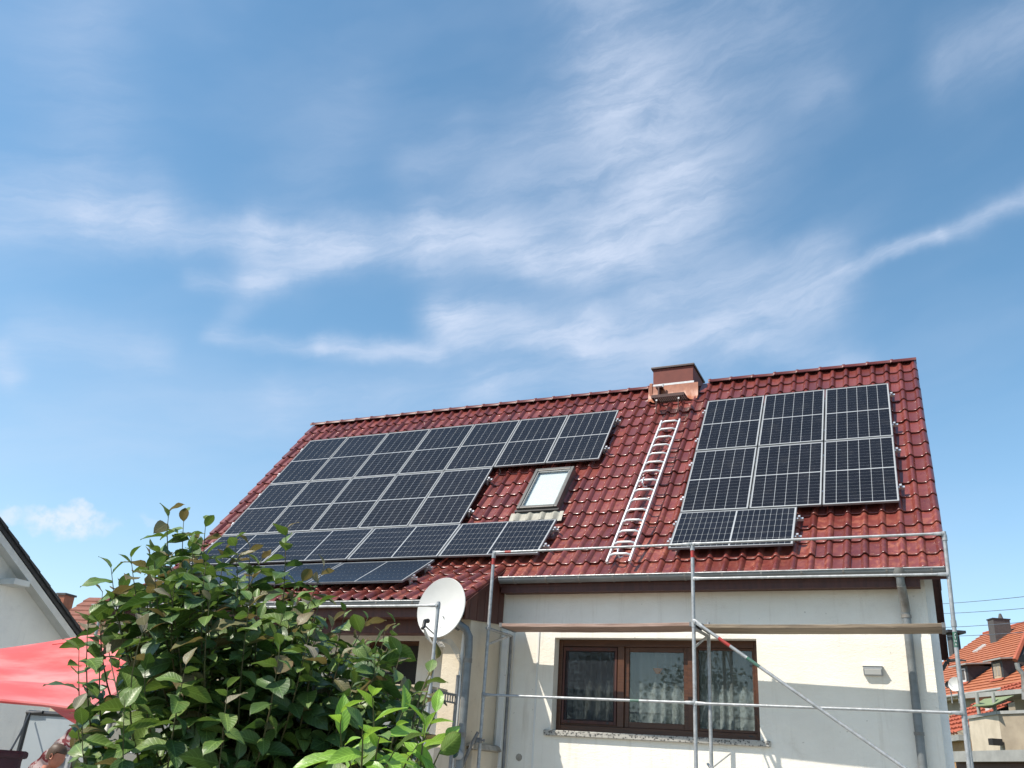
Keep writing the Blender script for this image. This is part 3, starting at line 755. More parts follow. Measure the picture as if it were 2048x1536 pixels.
# insect screen in the left light
isf = MB(); a, b, c, d = x0 + .085, -.81, z0 + .11, z1 - .115
for q in ((a, a + .03, c, d), (b - .03, b, c, d), (a + .031, b - .031, d - .05, d), (a + .031, b - .031, c, c + .04)): isf.box(q[0], q[1], yo - .014, yo + .012, q[2], q[3])
isf = isf.build('insect_screen', 'brown_wood', window, bevel=.003)
MB().box(a + .031, b - .031, yo - .002, yo - .001, c + .041, d - .051).build('net', 'insect_net', window)
for xk in (a + .12, b - .12):
    for zk in (c + .02, d - .025): MB().tube([(xk, yo - .014, zk), (xk, yo - .022, zk)], .014, 10).build('turn_button', 'black_plastic', window)
MB().box(x1 - .18, x1 - .12, yo - .003, yo + .004, z0 + .045, z0 + .06).build('drain_cap', 'black_plastic', window)
MB().box(-1.815, 1.325, YW - .055, YW + .173, z0 - .075, z0 - .0005).build('sill', 'terrazzo', window, bevel=.008)
MB().box(-1.79, 1.30, YW + .001, YW + .10, z0 - .12, z0 - .077).build('sill_bed', 'concrete', window)
# net curtains behind the panes
for i, (a, b, lab) in enumerate(((x0 + .07, -.74, 'white net curtain behind the insect screen of the left window light'), (-.74, .27, 'white lace net curtain behind the middle window light'), (.27, x1 - .05, 'white lace net curtain behind the right window light'))):
    cu = MB(); cu.uv = []; n = 120; rows = []
    ph = rnd.random() * 6
    for j in range(9):
        v = j / 8; row = []
        for k in range(n + 1):
            u = k / n; xx = a + (b - a) * u
            yy = YW + .36 + .034 * math.sin(u * 36 + ph + .9 * math.sin(u * 9 + i)) * (1.1 - .4 * v) + .012 * math.sin(u * 17 + ph)
            row.append((xx, yy, z0 + .02 + (z1 - z0 - .06) * v)); cu.uv.append((u * (b - a), v))
        rows.append(row)
    cu.grid(rows); o = cu.build('net_curtain', 'net_curtain', None, smooth=True); tag(o, lab, 'curtain', 'net curtains in the front window')
om = MB(); ox, oz = -.245, 3.06
om.tube([(ox, YW + .30, oz + .13), (ox, YW + .30, oz + .02)], .002, 6)
om.grid([[(ox + rr * math.cos(q), YW + .30 + rr * .4 * math.sin(q), oz + zz) for q in [2 * math.pi * k / 14 for k in range(14)]] for rr, zz in ((.004, -.05), (.03, -.04), (.055, -.005), (.075, .03), (.05, .018), (.012, .02))], closed=True)
tag(om.build('window_ornament', 'orange_glass', None, smooth=True), 'small orange glass ornament hanging inside the middle window light', 'ornament')

# lamp on the wall
lm = thing('wall_lamp', 'grey wedge shaped wall lamp on cream plaster beside the downpipe', 'lamp', (2.635, YW, 3.08))
MB().prism([(2.525, YW - .002, 3.125), (2.525, YW - .09, 3.125), (2.525, YW - .09, 3.095), (2.525, YW - .055, 3.02), (2.525, YW - .002, 3.02)], (.225, 0, 0)).build('housing', 'grey_plastic', lm, bevel=.004)
MB().box(2.515, 2.76, YW - .098, YW - .002, 3.126, 3.134).build('rim', 'white_plastic', lm)
MB().prism([(2.54, YW - .0885, 3.09), (2.54, YW - .0605, 3.03), (2.54, YW - .064, 3.028), (2.54, YW - .092, 3.088)], (.195, 0, 0)).build('diffuser', 'white_plastic', lm)
br = thing('wall_bracket', 'black iron bracket on the corner of the gable wall', 'bracket', (3.45, -2.5, 3.2))
MB().bar((3.44, -2.72, 3.13), (3.50, -2.70, 3.23), .035, .035).build('plate', 'black_plastic', br)
MB().tube([(3.50, -2.72, 3.24), (3.60, -2.72, 3.25), (3.72, -2.73, 3.245)], [.024, .018, .01], 8).build('arm', 'black_plastic', br)

# ------------------------------------------------------------------ solar modules
CELL_A, CELL_B = .1655, .0838


def cell_mesh():
    a, b, c = (CELL_A - .0066) / 2, (CELL_B - .0048) / 2, .006
    mb = MB(); p = [(-a + c, -b), (a - c, -b), (a, -b + c), (a, b), (-a, b), (-a, -b + c)]
    mb.prism([(x, y, -.0015) for x, y in p], (0, 0, .0015)); return mb


CELL = cell_mesh(); CELLM = CELL.mesh('cell', 'solar_cell')


def cell_spots(land):
    out = []
    for r in range(20):
        for c in range(6):
            x = .5 * PW + (c - 2.5) * CELL_A; y = -(.5 * PH + (r - 9.5) * CELL_B + (.010 if r > 9 else -.010))
            out.append(((-y, x - PW, 1) if land else (x, y, 0)))
    return out


def frame_parts(W, H):
    f = MB(); t = .0085
    f.box(0, W, -t, 0, -.032, 0); f.box(0, W, -H, -H + t, -.032, 0); f.box(0, t, -H + t + .0004, -t - .0004, -.032, 0); f.box(W - t, W, -H + t + .0004, -t - .0004, -.032, 0)
    return f.mesh('frame', 'anodised_frame'), MB().box(t, W - t, -H + t, -t, -.010, -.0045).mesh('backsheet', 'solar_backsheet')


FP = {False: frame_parts(PW, PH), True: frame_parts(PH, PW)}
joined = {}
for land in (False, True):
    mb = MB()
    for x, y, q in cell_spots(land):
        M = Matrix.Translation((x, y, -.0025)) @ (Matrix.Rotation(R(90), 4, 'Z') if q else Matrix())
        mb.add([M @ Vector(v) for v in CELL.v], CELL.f)
    joined[land] = mb.mesh('cells', 'solar_cell')


def module(origin, up, land, single, label):
    n = X.cross(up); o = bpy.data.objects.new('solar_panel', None); col.objects.link(o); o.empty_display_size = .1
    M = frame_matrix(origin, X, up, n) @ Matrix.Rotation(rnd.gauss(0, .0012), 4, 'Y') @ Matrix.Rotation(rnd.gauss(0, .0015), 4, 'X')
    o.matrix_world = M
    tag(o, label, 'solar panel', 'solar panels on the red tile roof')
    place('frame', FP[land][0], o, Matrix()); b = place('backsheet', FP[land][1], o, Matrix())
    if single:
        for x, y, q in cell_spots(land): place('cell', CELLM, b, Matrix.Translation((x, y, -.0025)) @ (Matrix.Rotation(R(90), 4, 'Z') if q else Matrix()))
    else: tag(place('cells', joined[land], b, Matrix()), kind='stuff')
    return o


UP45 = Vector((0, math.sqrt(.5), math.sqrt(.5))); UP30 = Vector((0, math.cos(R(30)), math.sin(R(30))))
ORD = ['first', 'second', 'third', 'fourth', 'fifth', 'sixth', 'seventh']
for i in range(3):
    side = ('left', 'middle', 'right')[i]
    module(roof_pt(i * (PW + PG), 0, 0), UP, False, True, 'upright solar panel, %s of the top row in the right-hand field' % side)
    module(roof_pt(i * (PW + PG), PH + PG, 0), UP, False, True, 'upright solar panel, %s of the second row in the right-hand field' % side)
LOWP = roof_pt(0, 3.55, 0)
module(LOWP, UP45, True, True, 'single sideways solar panel at the foot of the right-hand field above the gutter')
for i in range(7): module(roof_pt(ULX + i * (PW + PG), 0, 0), UP, False, False, 'upright solar panel, %s from the left in the top row of the left-hand field' % ORD[i])
for i in range(5): module(roof_pt(ULX + i * (PW + PG), PH + PG, 0), UP, False, False, 'upright solar panel, %s from the left in the second row of the left-hand field' % ORD[i])
for i in range(4): module(LOWP + X * (ULX + i * (PH + PG)), UP45, True, False, 'sideways solar panel, %s from the left in the third row under the upright panels' % ORD[i])
ANN = Vector((0, -3.02, 4.664))
for i in range(3): module(ANN + X * (ULX + i * (PH + PG)), UP30, True, False, 'sideways solar panel, %s from the left in the lowest row on the shallow front roof' % ORD[i])


def rail(p, up, x0, x1, lab):
    n = X.cross(up); t = thing('mounting_rail', lab, 'rail', p + X * x0, 'aluminium mounting rails under the solar panels')
    c = p - n * .055
    MB().obox(c + X * ((x0 + x1) / 2), X, up, n, (x1 - x0) / 2, .02, .0195).build('profile', 'rail_aluminium', t)
    for x in (x0 + .055, x1 - .055):
        MB().obox(p + X * x - n * .017, X, up, n, .016, .022, .018).build('end_clamp', 'rail_aluminium', t)
    k = int((x1 - x0) / 1.1) + 1
    for i in range(k):
        MB().obox(c + X * (x0 + .18 + (x1 - x0 - .3) * i / max(1, k - 1)) - n * .05 - up * .01, X, up, n, .016, .03, .03).build('roof_hook', 'rail_aluminium', t)


rx0, rx1 = -.07, 3 * PW + 2 * PG + .09
for j, (v, w_) in enumerate(((.36, 'upper rail of the top row'), (1.36, 'lower rail of the top row'), (PH + PG + .36, 'upper rail of the second row'), (PH + PG + 1.36, 'lower rail of the second row'))):
    rail(roof_pt(0, v, 0), UP, rx0, rx1, 'silver mounting rail end, %s in the right-hand panel field' % w_)
for v, w_ in ((.28, 'upper'), (.78, 'lower')): rail(LOWP - UP45 * v, UP45, -.07, PH + .10, 'silver mounting rail, %s one under the single sideways panel above the gutter' % w_)
for v, e, w_ in ((.36, 7 * PW + 6 * PG, 'upper rail of the seven-panel row'), (1.36, 7 * PW + 6 * PG, 'lower rail of the seven-panel row'), (PH + PG + .36, 5 * PW + 4 * PG, 'upper rail of the five-panel row'), (PH + PG + 1.36, 5 * PW + 4 * PG, 'lower rail of the five-panel row')):
    rail(roof_pt(0, v, 0), UP, ULX - .07, ULX + e + .11, 'silver mounting rail, %s in the left-hand field' % w_)
for v, w_ in ((.28, 'upper'), (.78, 'lower')):
    rail(LOWP - UP45 * v, UP45, ULX - .07, ULX + 4 * PH + 3 * PG + .11, 'silver mounting rail, %s one of the third row in the left-hand field' % w_)
    rail(ANN - UP30 * v, UP30, ULX - .07, ULX + 3 * PH + 2 * PG + .11, 'silver mounting rail, %s one on the shallow front roof' % w_)
cb = MB(); cb.tube([roof_pt(-3.75, 1.76, -.05), roof_pt(-3.72, 1.82, -.09), roof_pt(-3.70, 1.95, -.075), roof_pt(-3.76, 2.05, -.09), roof_pt(-3.85, 2.1, -.08)], .006, 6)
tag(cb.build('panel_cable', 'cable_black', None, smooth=True), 'black panel cable drooping over the tiles left of the skylight', 'cable')

# ------------------------------------------------------------------ roof ladder and sweep's step
ld = thing('roof_ladder', 'aluminium roof ladder lying on the tiles between the two panel fields', 'ladder', (-.7, -3.15, 4.5))
A, B = Vector((-.785, -.386, 7.76)), Vector((-.865, -3.145, 4.505)); Wd = X * .345
dl = (A - B); ln_ = dl.length; du = dl.normalized(); dn = X.cross(du).normalized()
for off in (Vector(), Wd): MB().obox((A + B) / 2 + off, du, X, dn, ln_ / 2, .015, .028).build('stile', 'ladder_aluminium', ld, bevel=.004)
for i in range(15):
    c = B + du * (.16 + (ln_ - .24) * i / 14)
    MB().tube([c + X * .012 - dn * .01, c + X * .03 + dn * .014, c + X * .075 + dn * .034, c + X * .27 + dn * .034, c + X * .315 + dn * .014, c + X * .333 - dn * .01], .0185, 8).build('rung', 'ladder_aluminium', ld, smooth=True)
for s_, xo in ((.22, .13), (ln_ * .5, .10), (ln_ - .22, .03)):
    c = B + du * s_ + X * xo
    MB().tube([c + dn * .05 + du * .10, c + dn * .06 + du * .02, c + dn * .04 - du * .05, c + X * .02 - dn * .03 - du * .07, c + X * .05 - dn * .05 - du * .02], .012, 8).build('hook', 'ladder_aluminium', ld, smooth=True)

st = thing('roof_step', "dark red perforated chimney sweep's step on the tiles below the chimney", 'roof step', (-.74, .0, 8.3))
H0 = Vector((-1.03, 0.085, 8.375)); depth = Vector((0, -.245, 0))
gr = MB(); nx, ny = 16, 6; Lx = .60
for i in range(nx + 1): gr.box(H0.x + Lx * i / nx - .004, H0.x + Lx * i / nx + .004, H0.y + depth.y, H0.y, H0.z - .012, H0.z + .012)
for j in range(ny + 1): gr.box(H0.x, H0.x + Lx, H0.y + depth.y * j / ny - .004, H0.y + depth.y * j / ny + .004, H0.z - .011, H0.z + .011)
gr.build('grating', 'rusty_step', st)
fr = MB(); fr.box(H0.x - .02, H0.x + Lx + .02, H0.y + depth.y - .02, H0.y + depth.y - .005, H0.z - .03, H0.z + .03); fr.box(H0.x - .02, H0.x + Lx + .02, H0.y + .005, H0.y + .02, H0.z - .03, H0.z + .03)
fr.box(H0.x - .02, H0.x - .006, H0.y + depth.y - .005, H0.y + .005, H0.z - .03, H0.z + .03); fr.box(H0.x + Lx + .006, H0.x + Lx + .02, H0.y + depth.y - .005, H0.y + .005, H0.z - .03, H0.z + .03)
fr.build('rim', 'rusty_step', st)
for xk in (H0.x + .07, H0.x + Lx - .10):
    q = MB(); q.bar((xk, -.14, H0.z - .03), (xk, -.16, 8.02), .03, .012, (1, 0, 0)); q.bar((xk + .03, -.13, H0.z - .04), (xk + .03, .06, 8.24), .03, .012, (1, 0, 0)); q.build('support', 'rusty_step', st)
    MB().tube([(xk + .015, -.165, 8.29), (xk + .015, -.185, 8.29)], .018, 8).build('bolt', 'bright_flashing', st)
sb = thing('iron_foothold', 'small rusty iron foothold at the lower left corner of the chimney', 'foothold', (-1.0, .38, 8.7))
q = MB(); q.box(-1.10, -.97, .30, .43, 8.77, 8.80); q.box(-1.05, -1.02, .28, .42, 8.55, 8.77); q.tube([(-1.0, .32, 8.5), (-.99, .27, 8.44), (-.93, .22, 8.44), (-.90, .25, 8.52)], .014, 8)
q.build('iron', 'rusty_step', sb); MB().tube([(-.965, .36, 8.79), (-.965, .36, 8.85)], .02, 8).build('bolt', 'bright_flashing', sb)

# ------------------------------------------------------------------ scaffold before the front wall
def yo_(x): return -3.88 - .024 * (x - .59)


scf = thing('scaffold', 'galvanised tube scaffold standing before the cream wall and window', 'scaffold', (.6, -3.9, 0))
PX = [(-2.39, -2.39), (.582, .578), (3.535, 3.627)]
def ox(i, z): return PX[i][0] + (PX[i][1] - PX[i][0]) * z / 4.56
RP = .0242
for i in range(3):
    pts = [(ox(i, z), yo_(ox(i, z)), z) for z in (0, 2.0, 4.575)]
    so_ = MB().tube(pts, RP, 14).build('standard', 'galvanised', scf, smooth=True)
    if i < 2: MB().tube([(ox(i, 4.36), yo_(ox(i, 4)), 4.37), (ox(i, 4.5), yo_(ox(i, 4)), 4.50 if i else 4.53)], RP + .0012, 14).build('red_band', 'paint_red', so_, smooth=True)
    for z in (4.50, 2.55, 3.50): MB().tube([(ox(i, z), yo_(ox(i, z)), z - .035), (ox(i, z), yo_(ox(i, z)), z + .035)], RP + .006, 12).build('collar', 'galvanised', so_, smooth=True)
    xi = ox(i, 3.0) + (.045, .035, .02)[i]; yi_ = yo_(xi) + .70
    zt_ = (3.46, 3.64, 3.46)[i]
    MB().tube([(xi, yi_, 0), (xi, yi_, zt_)], RP, 14).build('inner_standard', 'galvanised' if i else 'old_steel', scf, smooth=True)
    MB().tube([(ox(i, 3.46), yo_(0) + .0, 3.455), (xi, yi_, 3.455)], .021, 10).build('transom', 'galvanised', scf, smooth=True)
    MB().bar((ox(i, 3.3), yo_(0) + .01, 3.22), (xi, yi_ - .12, 3.43), .012, .03).build('gusset', 'galvanised', scf)
    bp = MB().tube([(ox(i, 0), yo_(ox(i, 0)), 0), (ox(i, 0), yo_(ox(i, 0)), .012)], .08, 12).build('base_plate', 'galvanised', scf)


def rail_tube(i, j, z0, z1, r=.0168, name='guard_rail', dy=-.03, band=None):
    a = Vector((ox(i, z0) + .035, yo_(ox(i, z0)) + dy, z0)); b = Vector((ox(j, z1) - .035, yo_(ox(j, z1)) + dy, z1)); d = (b - a).normalized()
    o = MB().tube([a + d * .085, b - d * .085], r, 12).build(name, 'galvanised', scf, smooth=True)
    for p, s_ in ((a, 1), (b, -1)):
        e = MB(); e.grid([[p + d * (s_ * t) + Y * (wy * math.cos(q)) + Z * (wz * math.sin(q)) for q in [2 * math.pi * k / 10 for k in range(10)]] for t, wy, wz in ((-.03, .004, .010), (-.02, .006, .023), (.045, .006, .022), (.11, r * .95, r * .95))], closed=True)
        e.tube([p + Y * -.02, p + Y * .03], .008, 8); e.build('flattened_end', 'galvanised', o, smooth=True)
    if band: MB().tube([a + d * band[0], a + d * band[1]], r + .001, 12).build('paint_band', band[2], o, smooth=True)
    return o


rail_tube(0, 1, 4.545, 4.545, band=(.16, .26, 'paint_red')); rail_tube(1, 2, 4.548, 4.545)
rail_tube(1, 2, 4.085, 4.06); rail_tube(0, 1, 2.557, 2.543, name='ledger', band=(2.1, 2.22, 'paint_green')); rail_tube(1, 2, 2.538, 2.53, name='ledger')
a = Vector((ox(1, 3.5) + .03, yo_(.6) - .045, 3.53)); b = Vector((3.49, yo_(3.5) - .045, 1.55)); d = (Vector((2.883, -3.98, 1.963)) - a).normalized(); b = a + d * 3.55
dg = MB().tube([a + d * .10, b], .0205, 12).build('diagonal_brace', 'galvanised', scf, smooth=True)
MB().tube([a + d * .36, a + d * .53], .0216, 12).build('paint_band', 'paint_red', dg, smooth=True); MB().tube([a + d * .78, a + d * .96], .0216, 12).build('paint_band', 'paint_green', dg, smooth=True)
e = MB().grid([[a + d * t + Y * (wy * math.cos(q)) + d.cross(Y) * (wz * math.sin(q)) for q in [2 * math.pi * k / 10 for k in range(10)]] for t, wy, wz in ((-.04, .004, .012), (-.02, .007, .028), (.05, .007, .027), (.13, .0195, .0195))], closed=True).tube([a - Y * .02, a + Y * .05], .012, 8)
e.build('flattened_end', 'galvanised', dg, smooth=True)
# sticker on the right-hand standard, four white characters one below the other
def on_pole(z): return Vector((ox(2, z), yo_(ox(2, z)), z))
stk = MB().tube([on_pole(3.235), on_pole(3.405)], RP + .0012, 14).build('sticker', 'paint_green', scf, smooth=True)
vw = (CAM - on_pole(3.3)); vw.z = 0; vw.normalize(); sd_ = Vector((-vw.y, vw.x, 0))
for k_, segs in enumerate((((-1, -1, 1, 1), (-.2, 1, .9, 1)), ((-1, 1, 1, 1), (0, 1, 0, -1)), ((-1, -1, -1, 1), (-1, 0, 1, 0), (1, -1, 1, 1)), ((-1, -1, 0, 1), (0, 1, 1, -1)))):
    m_ = MB(); c = on_pole(3.375 - k_ * .037) + vw * (RP + .0035)
    for (u0, v0, u1_, v1_) in segs: m_.bar(c + sd_ * (u0 * .008) + Z * (v0 * .011), c + sd_ * (u1_ * .008) + Z * (v1_ * .011), .003, .0045, vw)
    m_.build('character', 'paint_white', stk)
# swivel coupler with a short raker at the left standard, and a wedge clip low on the middle one
cp = MB(); c = Vector((ox(0, 2) - .0, yo_(-2.39) - .045, 1.97)); cp.obox(c, X, Y, Z, .03, .035, .032); cp.tube([c + X * -.075, c + X * .075], .012, 8); cp.tube([c + Vector((-.05, 0, .035)), c + Vector((-.05, 0, -.035))], .016, 8)
cp.tube([c + Vector((.07, 0, .0)), c + Vector((.085, 0, .0))], .019, 6); cp.build('swivel_coupler', 'old_steel', scf)
MB().tube([c + Vector((0, -.04, .10)), c + Vector((-.06, -.05, -.02)), c + Vector((-.75, -.08, -1.62))], .023, 12).build('raker', 'old_steel', scf, smooth=True)
cl = MB(); p0, p1 = Vector((.72, -3.75, 1.79)), Vector((.985, -3.80, 1.985)); cl.bar(p0, p1, .008, .036, (0, -1, .2)); cl.tube([p0 + Vector((.07, -.01, -.06)), p0 + Vector((-.03, .0, .07))], .016, 8); cl.tube([p0 + Vector((.0, -.03, .03)), p0 + Vector((.11, -.02, -.04))], .012, 8)
cl.build('wedge_clip', 'galvanised', scf)

for (xa, xb, mt_, lab, dz) in ((-2.27, .54, 'deck_wood_pink', 'pinkish worn scaffold planks lying left of the middle standard', 0.012), (.63, 3.52, 'deck_wood', 'weathered brown scaffold planks lying right of the middle standard', -.01)):
    dk = thing('scaffold_deck', lab, 'scaffold deck', ((xa + xb) / 2, -3.6, 3.48), 'scaffold decks over the window')
    for r_ in range(2):
        p = MB(); n = 14; rows = []
        ya, yb2 = .095 + r_ * .268, .095 + r_ * .268 + .261
        for k in range(n + 1):
            x = xa + (xb - xa) * k / n; sag = -.010 * math.sin(math.pi * k / n) + rnd.uniform(-.002, .002)
            y0_, z_ = yo_(x), 3.487 + dz + sag + (.004 if r_ else 0)
            rows.append([(x, y0_ + ya, z_), (x, y0_ + yb2, z_), (x, y0_ + yb2, z_ + .045), (x, y0_ + ya, z_ + .045)])
        p.grid(rows, closed=True); p.f += [(0, 1, 2, 3), (len(p.v) - 1, len(p.v) - 2, len(p.v) - 3, len(p.v) - 4)]
        pl = p.build('plank', mt_, dk, bevel=.004)
        for x in (xa + .02, xb - .02): MB().box(x - .02, x + .02, yo_(x) + ya - .003, yo_(x) + yb2 + .003, 3.487 + dz - .004, 3.487 + dz + .052).build('end_band', 'old_steel', pl)

# ------------------------------------------------------------------ scaffold along the low front bay
sl = thing('scaffold', 'tube scaffold along the low front roof, its top rail crossing before the satellite dish', 'scaffold', (-5.6, -5.0, 0))
YL, YI = -5.0, -4.32
for x in (-8.72, -5.65, -2.575):
    o = MB().tube([(x, YL, 0), (x, YL, 3.62)], RP, 12).build('standard', 'galvanised', sl, smooth=True)
    MB().tube([(x, YL, 3.53), (x, YL, 3.6)], RP + .006, 12).build('collar', 'galvanised', o, smooth=True)
    MB().tube([(x + .03, YI, 0), (x + .03, YI, 2.76)], RP, 12).build('inner_standard', 'old_steel', sl, smooth=True)
    t_ = MB(); t_.bar((x + .01, YL, 2.50), (x + .03, YI, 2.50), .03, .03); t_.bar((x + .01, YL, 2.40), (x + .03, YI, 2.40), .03, .02)
    for k in range(9): t_.bar((x + .012, YL + .05 + k * .07, 2.41), (x + .012, YL + .05 + k * .07, 2.49), .012, .02, (0, 1, 0))
    t_.build('slotted_transom', 'old_steel', sl)
for x0_, x1_ in ((-8.72, -5.65), (-5.65, -2.575)):
    for z in (3.565, 1.5):
        MB().tube([(x0_ + .03, YL - .03, z), (x1_ - .03, YL - .03, z)], .0168, 12).build('guard_rail', 'galvanised', sl, smooth=True)
e = MB(); e.grid([[Vector((-2.60 + t, YL - .03 + wy * math.cos(q), 3.565 + wz * math.sin(q))) for q in [2 * math.pi * k / 10 for k in range(10)]] for t, wy, wz in ((.04, .004, .012), (.02, .006, .024), (-.06, .006, .022), (-.13, .016, .016))], closed=True); e.tube([(-2.575, -5.06, 3.565), (-2.575, -4.98, 3.565)], .017, 8)
e.build('flattened_end', 'galvanised', sl, smooth=True)
for i, (x0_, x1_, lab) in enumerate(((-8.66, -5.72, 'pale scaffold planks before the porch, far bay behind the shrub'), (-5.60, -2.66, 'pale scaffold planks before the porch, bay next to the satellite dish'))):
    dk = thing('scaffold_deck', lab, 'scaffold deck', (x0_, -4.7, 2.52), 'scaffold decks before the porch')
    for r_ in range(2): MB().box(x0_, x1_, YL + .05 + r_ * .3, YL + .335 + r_ * .3, 2.52, 2.565).build('plank', 'pale_wood', dk, bevel=.004)

# ------------------------------------------------------------------ satellite dish
DC = Vector((-2.80, -4.50, 3.632)); DN = Vector((-.10, -1, .14)).normalized(); DX = DN.cross(Z).normalized() * -1; DX = Z.cross(DN).normalized(); DU = DN.cross(DX)
sat = thing('satellite_dish', 'white round satellite dish mounted at the corner of the porch', 'satellite dish', (-2.8, -4.0, 3.0))
d_ = MB(); NR_, NA = 8, 40
d_.grid([[DC + DX * (.385 * (i / NR_) * math.cos(q)) + DU * (.415 * (i / NR_) * math.sin(q)) + DN * (.075 * (i / NR_) ** 2 - .06) for q in [2 * math.pi * k / NA for k in range(NA)]] for i in [0.02] + list(range(1, NR_ + 1))], closed=True)
dish = d_.build('reflector', 'dish_white', sat, smooth=True, solid=.006)
rm = MB().tube([DC + DX * (.387 * math.cos(q)) + DU * (.417 * math.sin(q)) + DN * .012 for q in [2 * math.pi * k / 40 for k in range(41)]], .008, 6, cap=False); rm.build('rim', 'dish_white', dish, smooth=True)
for u_, v_ in ((.03, -.12), (.02, -.27)): MB().tube([DC + DX * u_ + DU * v_ + DN * -.045, DC + DX * u_ + DU * v_ + DN * -.02], .008, 8).build('screw', 'grey_plastic', dish)
lnb = onp(849, 1246, DN, DC + DN * .40); low = DC - DU * .40
MB().tube([low - DN * .06, low + DN * .0, lnb - DN * .02 - DU * .03], .011, 8).build('feed_arm', 'grey_plastic', sat, smooth=True)
fd = MB().tube([lnb + DU * -.085 + DN * .03, lnb + DU * -.05, lnb + DU * .03], [.02, .026, .024], 12).build('feed_horn', 'black_plastic', sat, smooth=True)
MB().tube([lnb + DU * .025, lnb + DU * .05 - DN * .07], [.026, .032], 12).build('feed_cap', 'black_plastic', sat, smooth=True)
MB().tube([DC - DN * .06, DC - DN * .16, Vector((-2.80, -4.20, 3.45)), Vector((-2.80, -3.95, 3.42))], .022, 10).build('wall_arm', 'zinc', sat, smooth=True)
cbw = MB()
for k in range(5):
    a = lnb + DU * -.08 + X * (.006 * k); s_ = .03 * k
    cbw.tube([a, a + Vector((.02 + s_, .05, -.10 - s_)), a + Vector((.12 + s_, .15, -.17 - .3 * s_)), Vector((-2.88 + .02 * k, -4.45, 3.20)), Vector((-2.74, -4.25, 3.24 - .02 * k)), Vector((-2.66 + .012 * k, -4.12, 3.10 - .05 * k)), Vector((-2.655 + .01 * k, -4.09, 2.9 - .05 * k))], .005, 6)
cbw.build('aerial_cable', 'cable_white', sat, smooth=True)

# ------------------------------------------------------------------ white neighbour house on the left
nb = thing('neighbour_house', 'white plastered house with dark roof edge at the left margin', 'house', (-18, -5, 0))
ra, rb_ = onp(0, 1045, X, (-13.55, 0, 0)), onp(165, 1272, X, (-13.55, 0, 0))
sl_ = (rb_.z - ra.z) / (rb_.y - ra.y)
def rz(y, dz=0): return ra.z + (y - ra.y) * sl_ + dz
YE, YR = rb_.y + .15, -6.5
MB().prism([(-14, YR - 5.6, 0), (-14, YE - .14, 0), (-14, YE - .14, rz(YE - .14, -.13)), (-14, YR, rz(YR, -.13)), (-14, YR - 5.6, rz(YE - .55, -.13))], (-9, 0, 0)).build('wall', 'plaster_white', nb)
rf = MB().prism([(-13.55, YE, rz(YE)), (-13.55, YR, rz(YR)), (-13.55, YR, rz(YR, -.09)), (-13.55, YE, rz(YE, -.09))], (-9.6, 0, 0)).prism([(-13.55, YR - .003, rz(YR)), (-13.55, YR - 6, rz(YE)), (-13.55, YR - 6, rz(YE, -.09)), (-13.55, YR - .003, rz(YR, -.09))], (-9.6, 0, 0)).build('roof', 'dark_roof', nb)
y = YE; k = 0
while y > YR + .3:
    MB().prism([(-13.50, y + .02, rz(y, -.02)), (-13.50, y - .33, rz(y - .33, .012)), (-13.50, y - .33, rz(y - .33, .05)), (-13.50, y + .02, rz(y, .055))], (-.35, 0, 0)).build('verge_tile', 'dark_roof', rf); y -= .33
MB().prism([(-13.57, YE - .03, rz(YE, -.095)), (-13.57, YR, rz(YR, -.095)), (-13.57, YR, rz(YR, -.27)), (-13.57, YE - .03, rz(YE, -.25))], (-.03, 0, 0)).build('verge_board', 'soffit_white', nb)
MB().prism([(-13.605, YE - .05, rz(YE, -.10)), (-13.605, YR, rz(YR, -.10)), (-13.605, YR, rz(YR, -.14)), (-13.605, YE - .05, rz(YE, -.14))], (-.392, 0, 0)).build('verge_soffit', 'soffit_white', nb)
c = onp(41, 1165, X, (-13.6, 0, 0))
MB().box(-14.2, -13.52, c.y - .20, c.y + .17, c.z - .07, c.z + .05).build('purlin_end', 'soffit_white', nb, bevel=.01)

# brown roofed house far behind, between the neighbour and the shrub
bh = thing('far_house', 'far house with brown tiled roof and small brick chimney behind the white gable', 'house', atd(170, 1300, 34))
e0, e1 = atd(40, 1235, 36), atd(330, 1268, 32); e1.z = e0.z = (e0.z + e1.z) / 2 - .9
t_ = (e1 - e0).normalized(); nin = Vector((-t_.y, t_.x, 0)); nin = nin if nin.y > 0 else -nin
ridge_h = 2.35
bh.location = e0; WOFF[bh.name] = e0.copy()
r0_ = MB()
for i in range(11):
    a, b = i / 11, (i + 1) / 11
    p = [e0 + nin * (3.0 * a) + Z * (ridge_h * a + .05), e0 + nin * (3.0 * b) + Z * (ridge_h * b), e0 + nin * (3.0 * b) + Z * (ridge_h * b - .05), e0 + nin * (3.0 * a) + Z * (ridge_h * a - .01)]
    r0_.prism(p, t_ * 9)
tag(r0_.build('roof', 'brown_tile', bh), kind='stuff')
wq = MB(); wq.prism([e0 + nin * .35 - Z * e0.z, e0 + nin * 5.6 - Z * e0.z, e0 + nin * 5.6 + Z * .1, e0 + nin * 3.0 + Z * (ridge_h - .12), e0 + nin * .35 + Z * .1], t_ * 8.6); wq.build('wall', 'beige_wall', bh)
c = onp(128, 1210, nin, e0 + nin * 2.6); MB().obox(c - Z * .2, t_, nin, Z, .17, .25, .55).build('chimney', 'copper_lead', bh)
MB().obox(c + Z * .37, t_, nin, Z, .22, .30, .035).build('chimney_cap', 'slate_brick', bh)

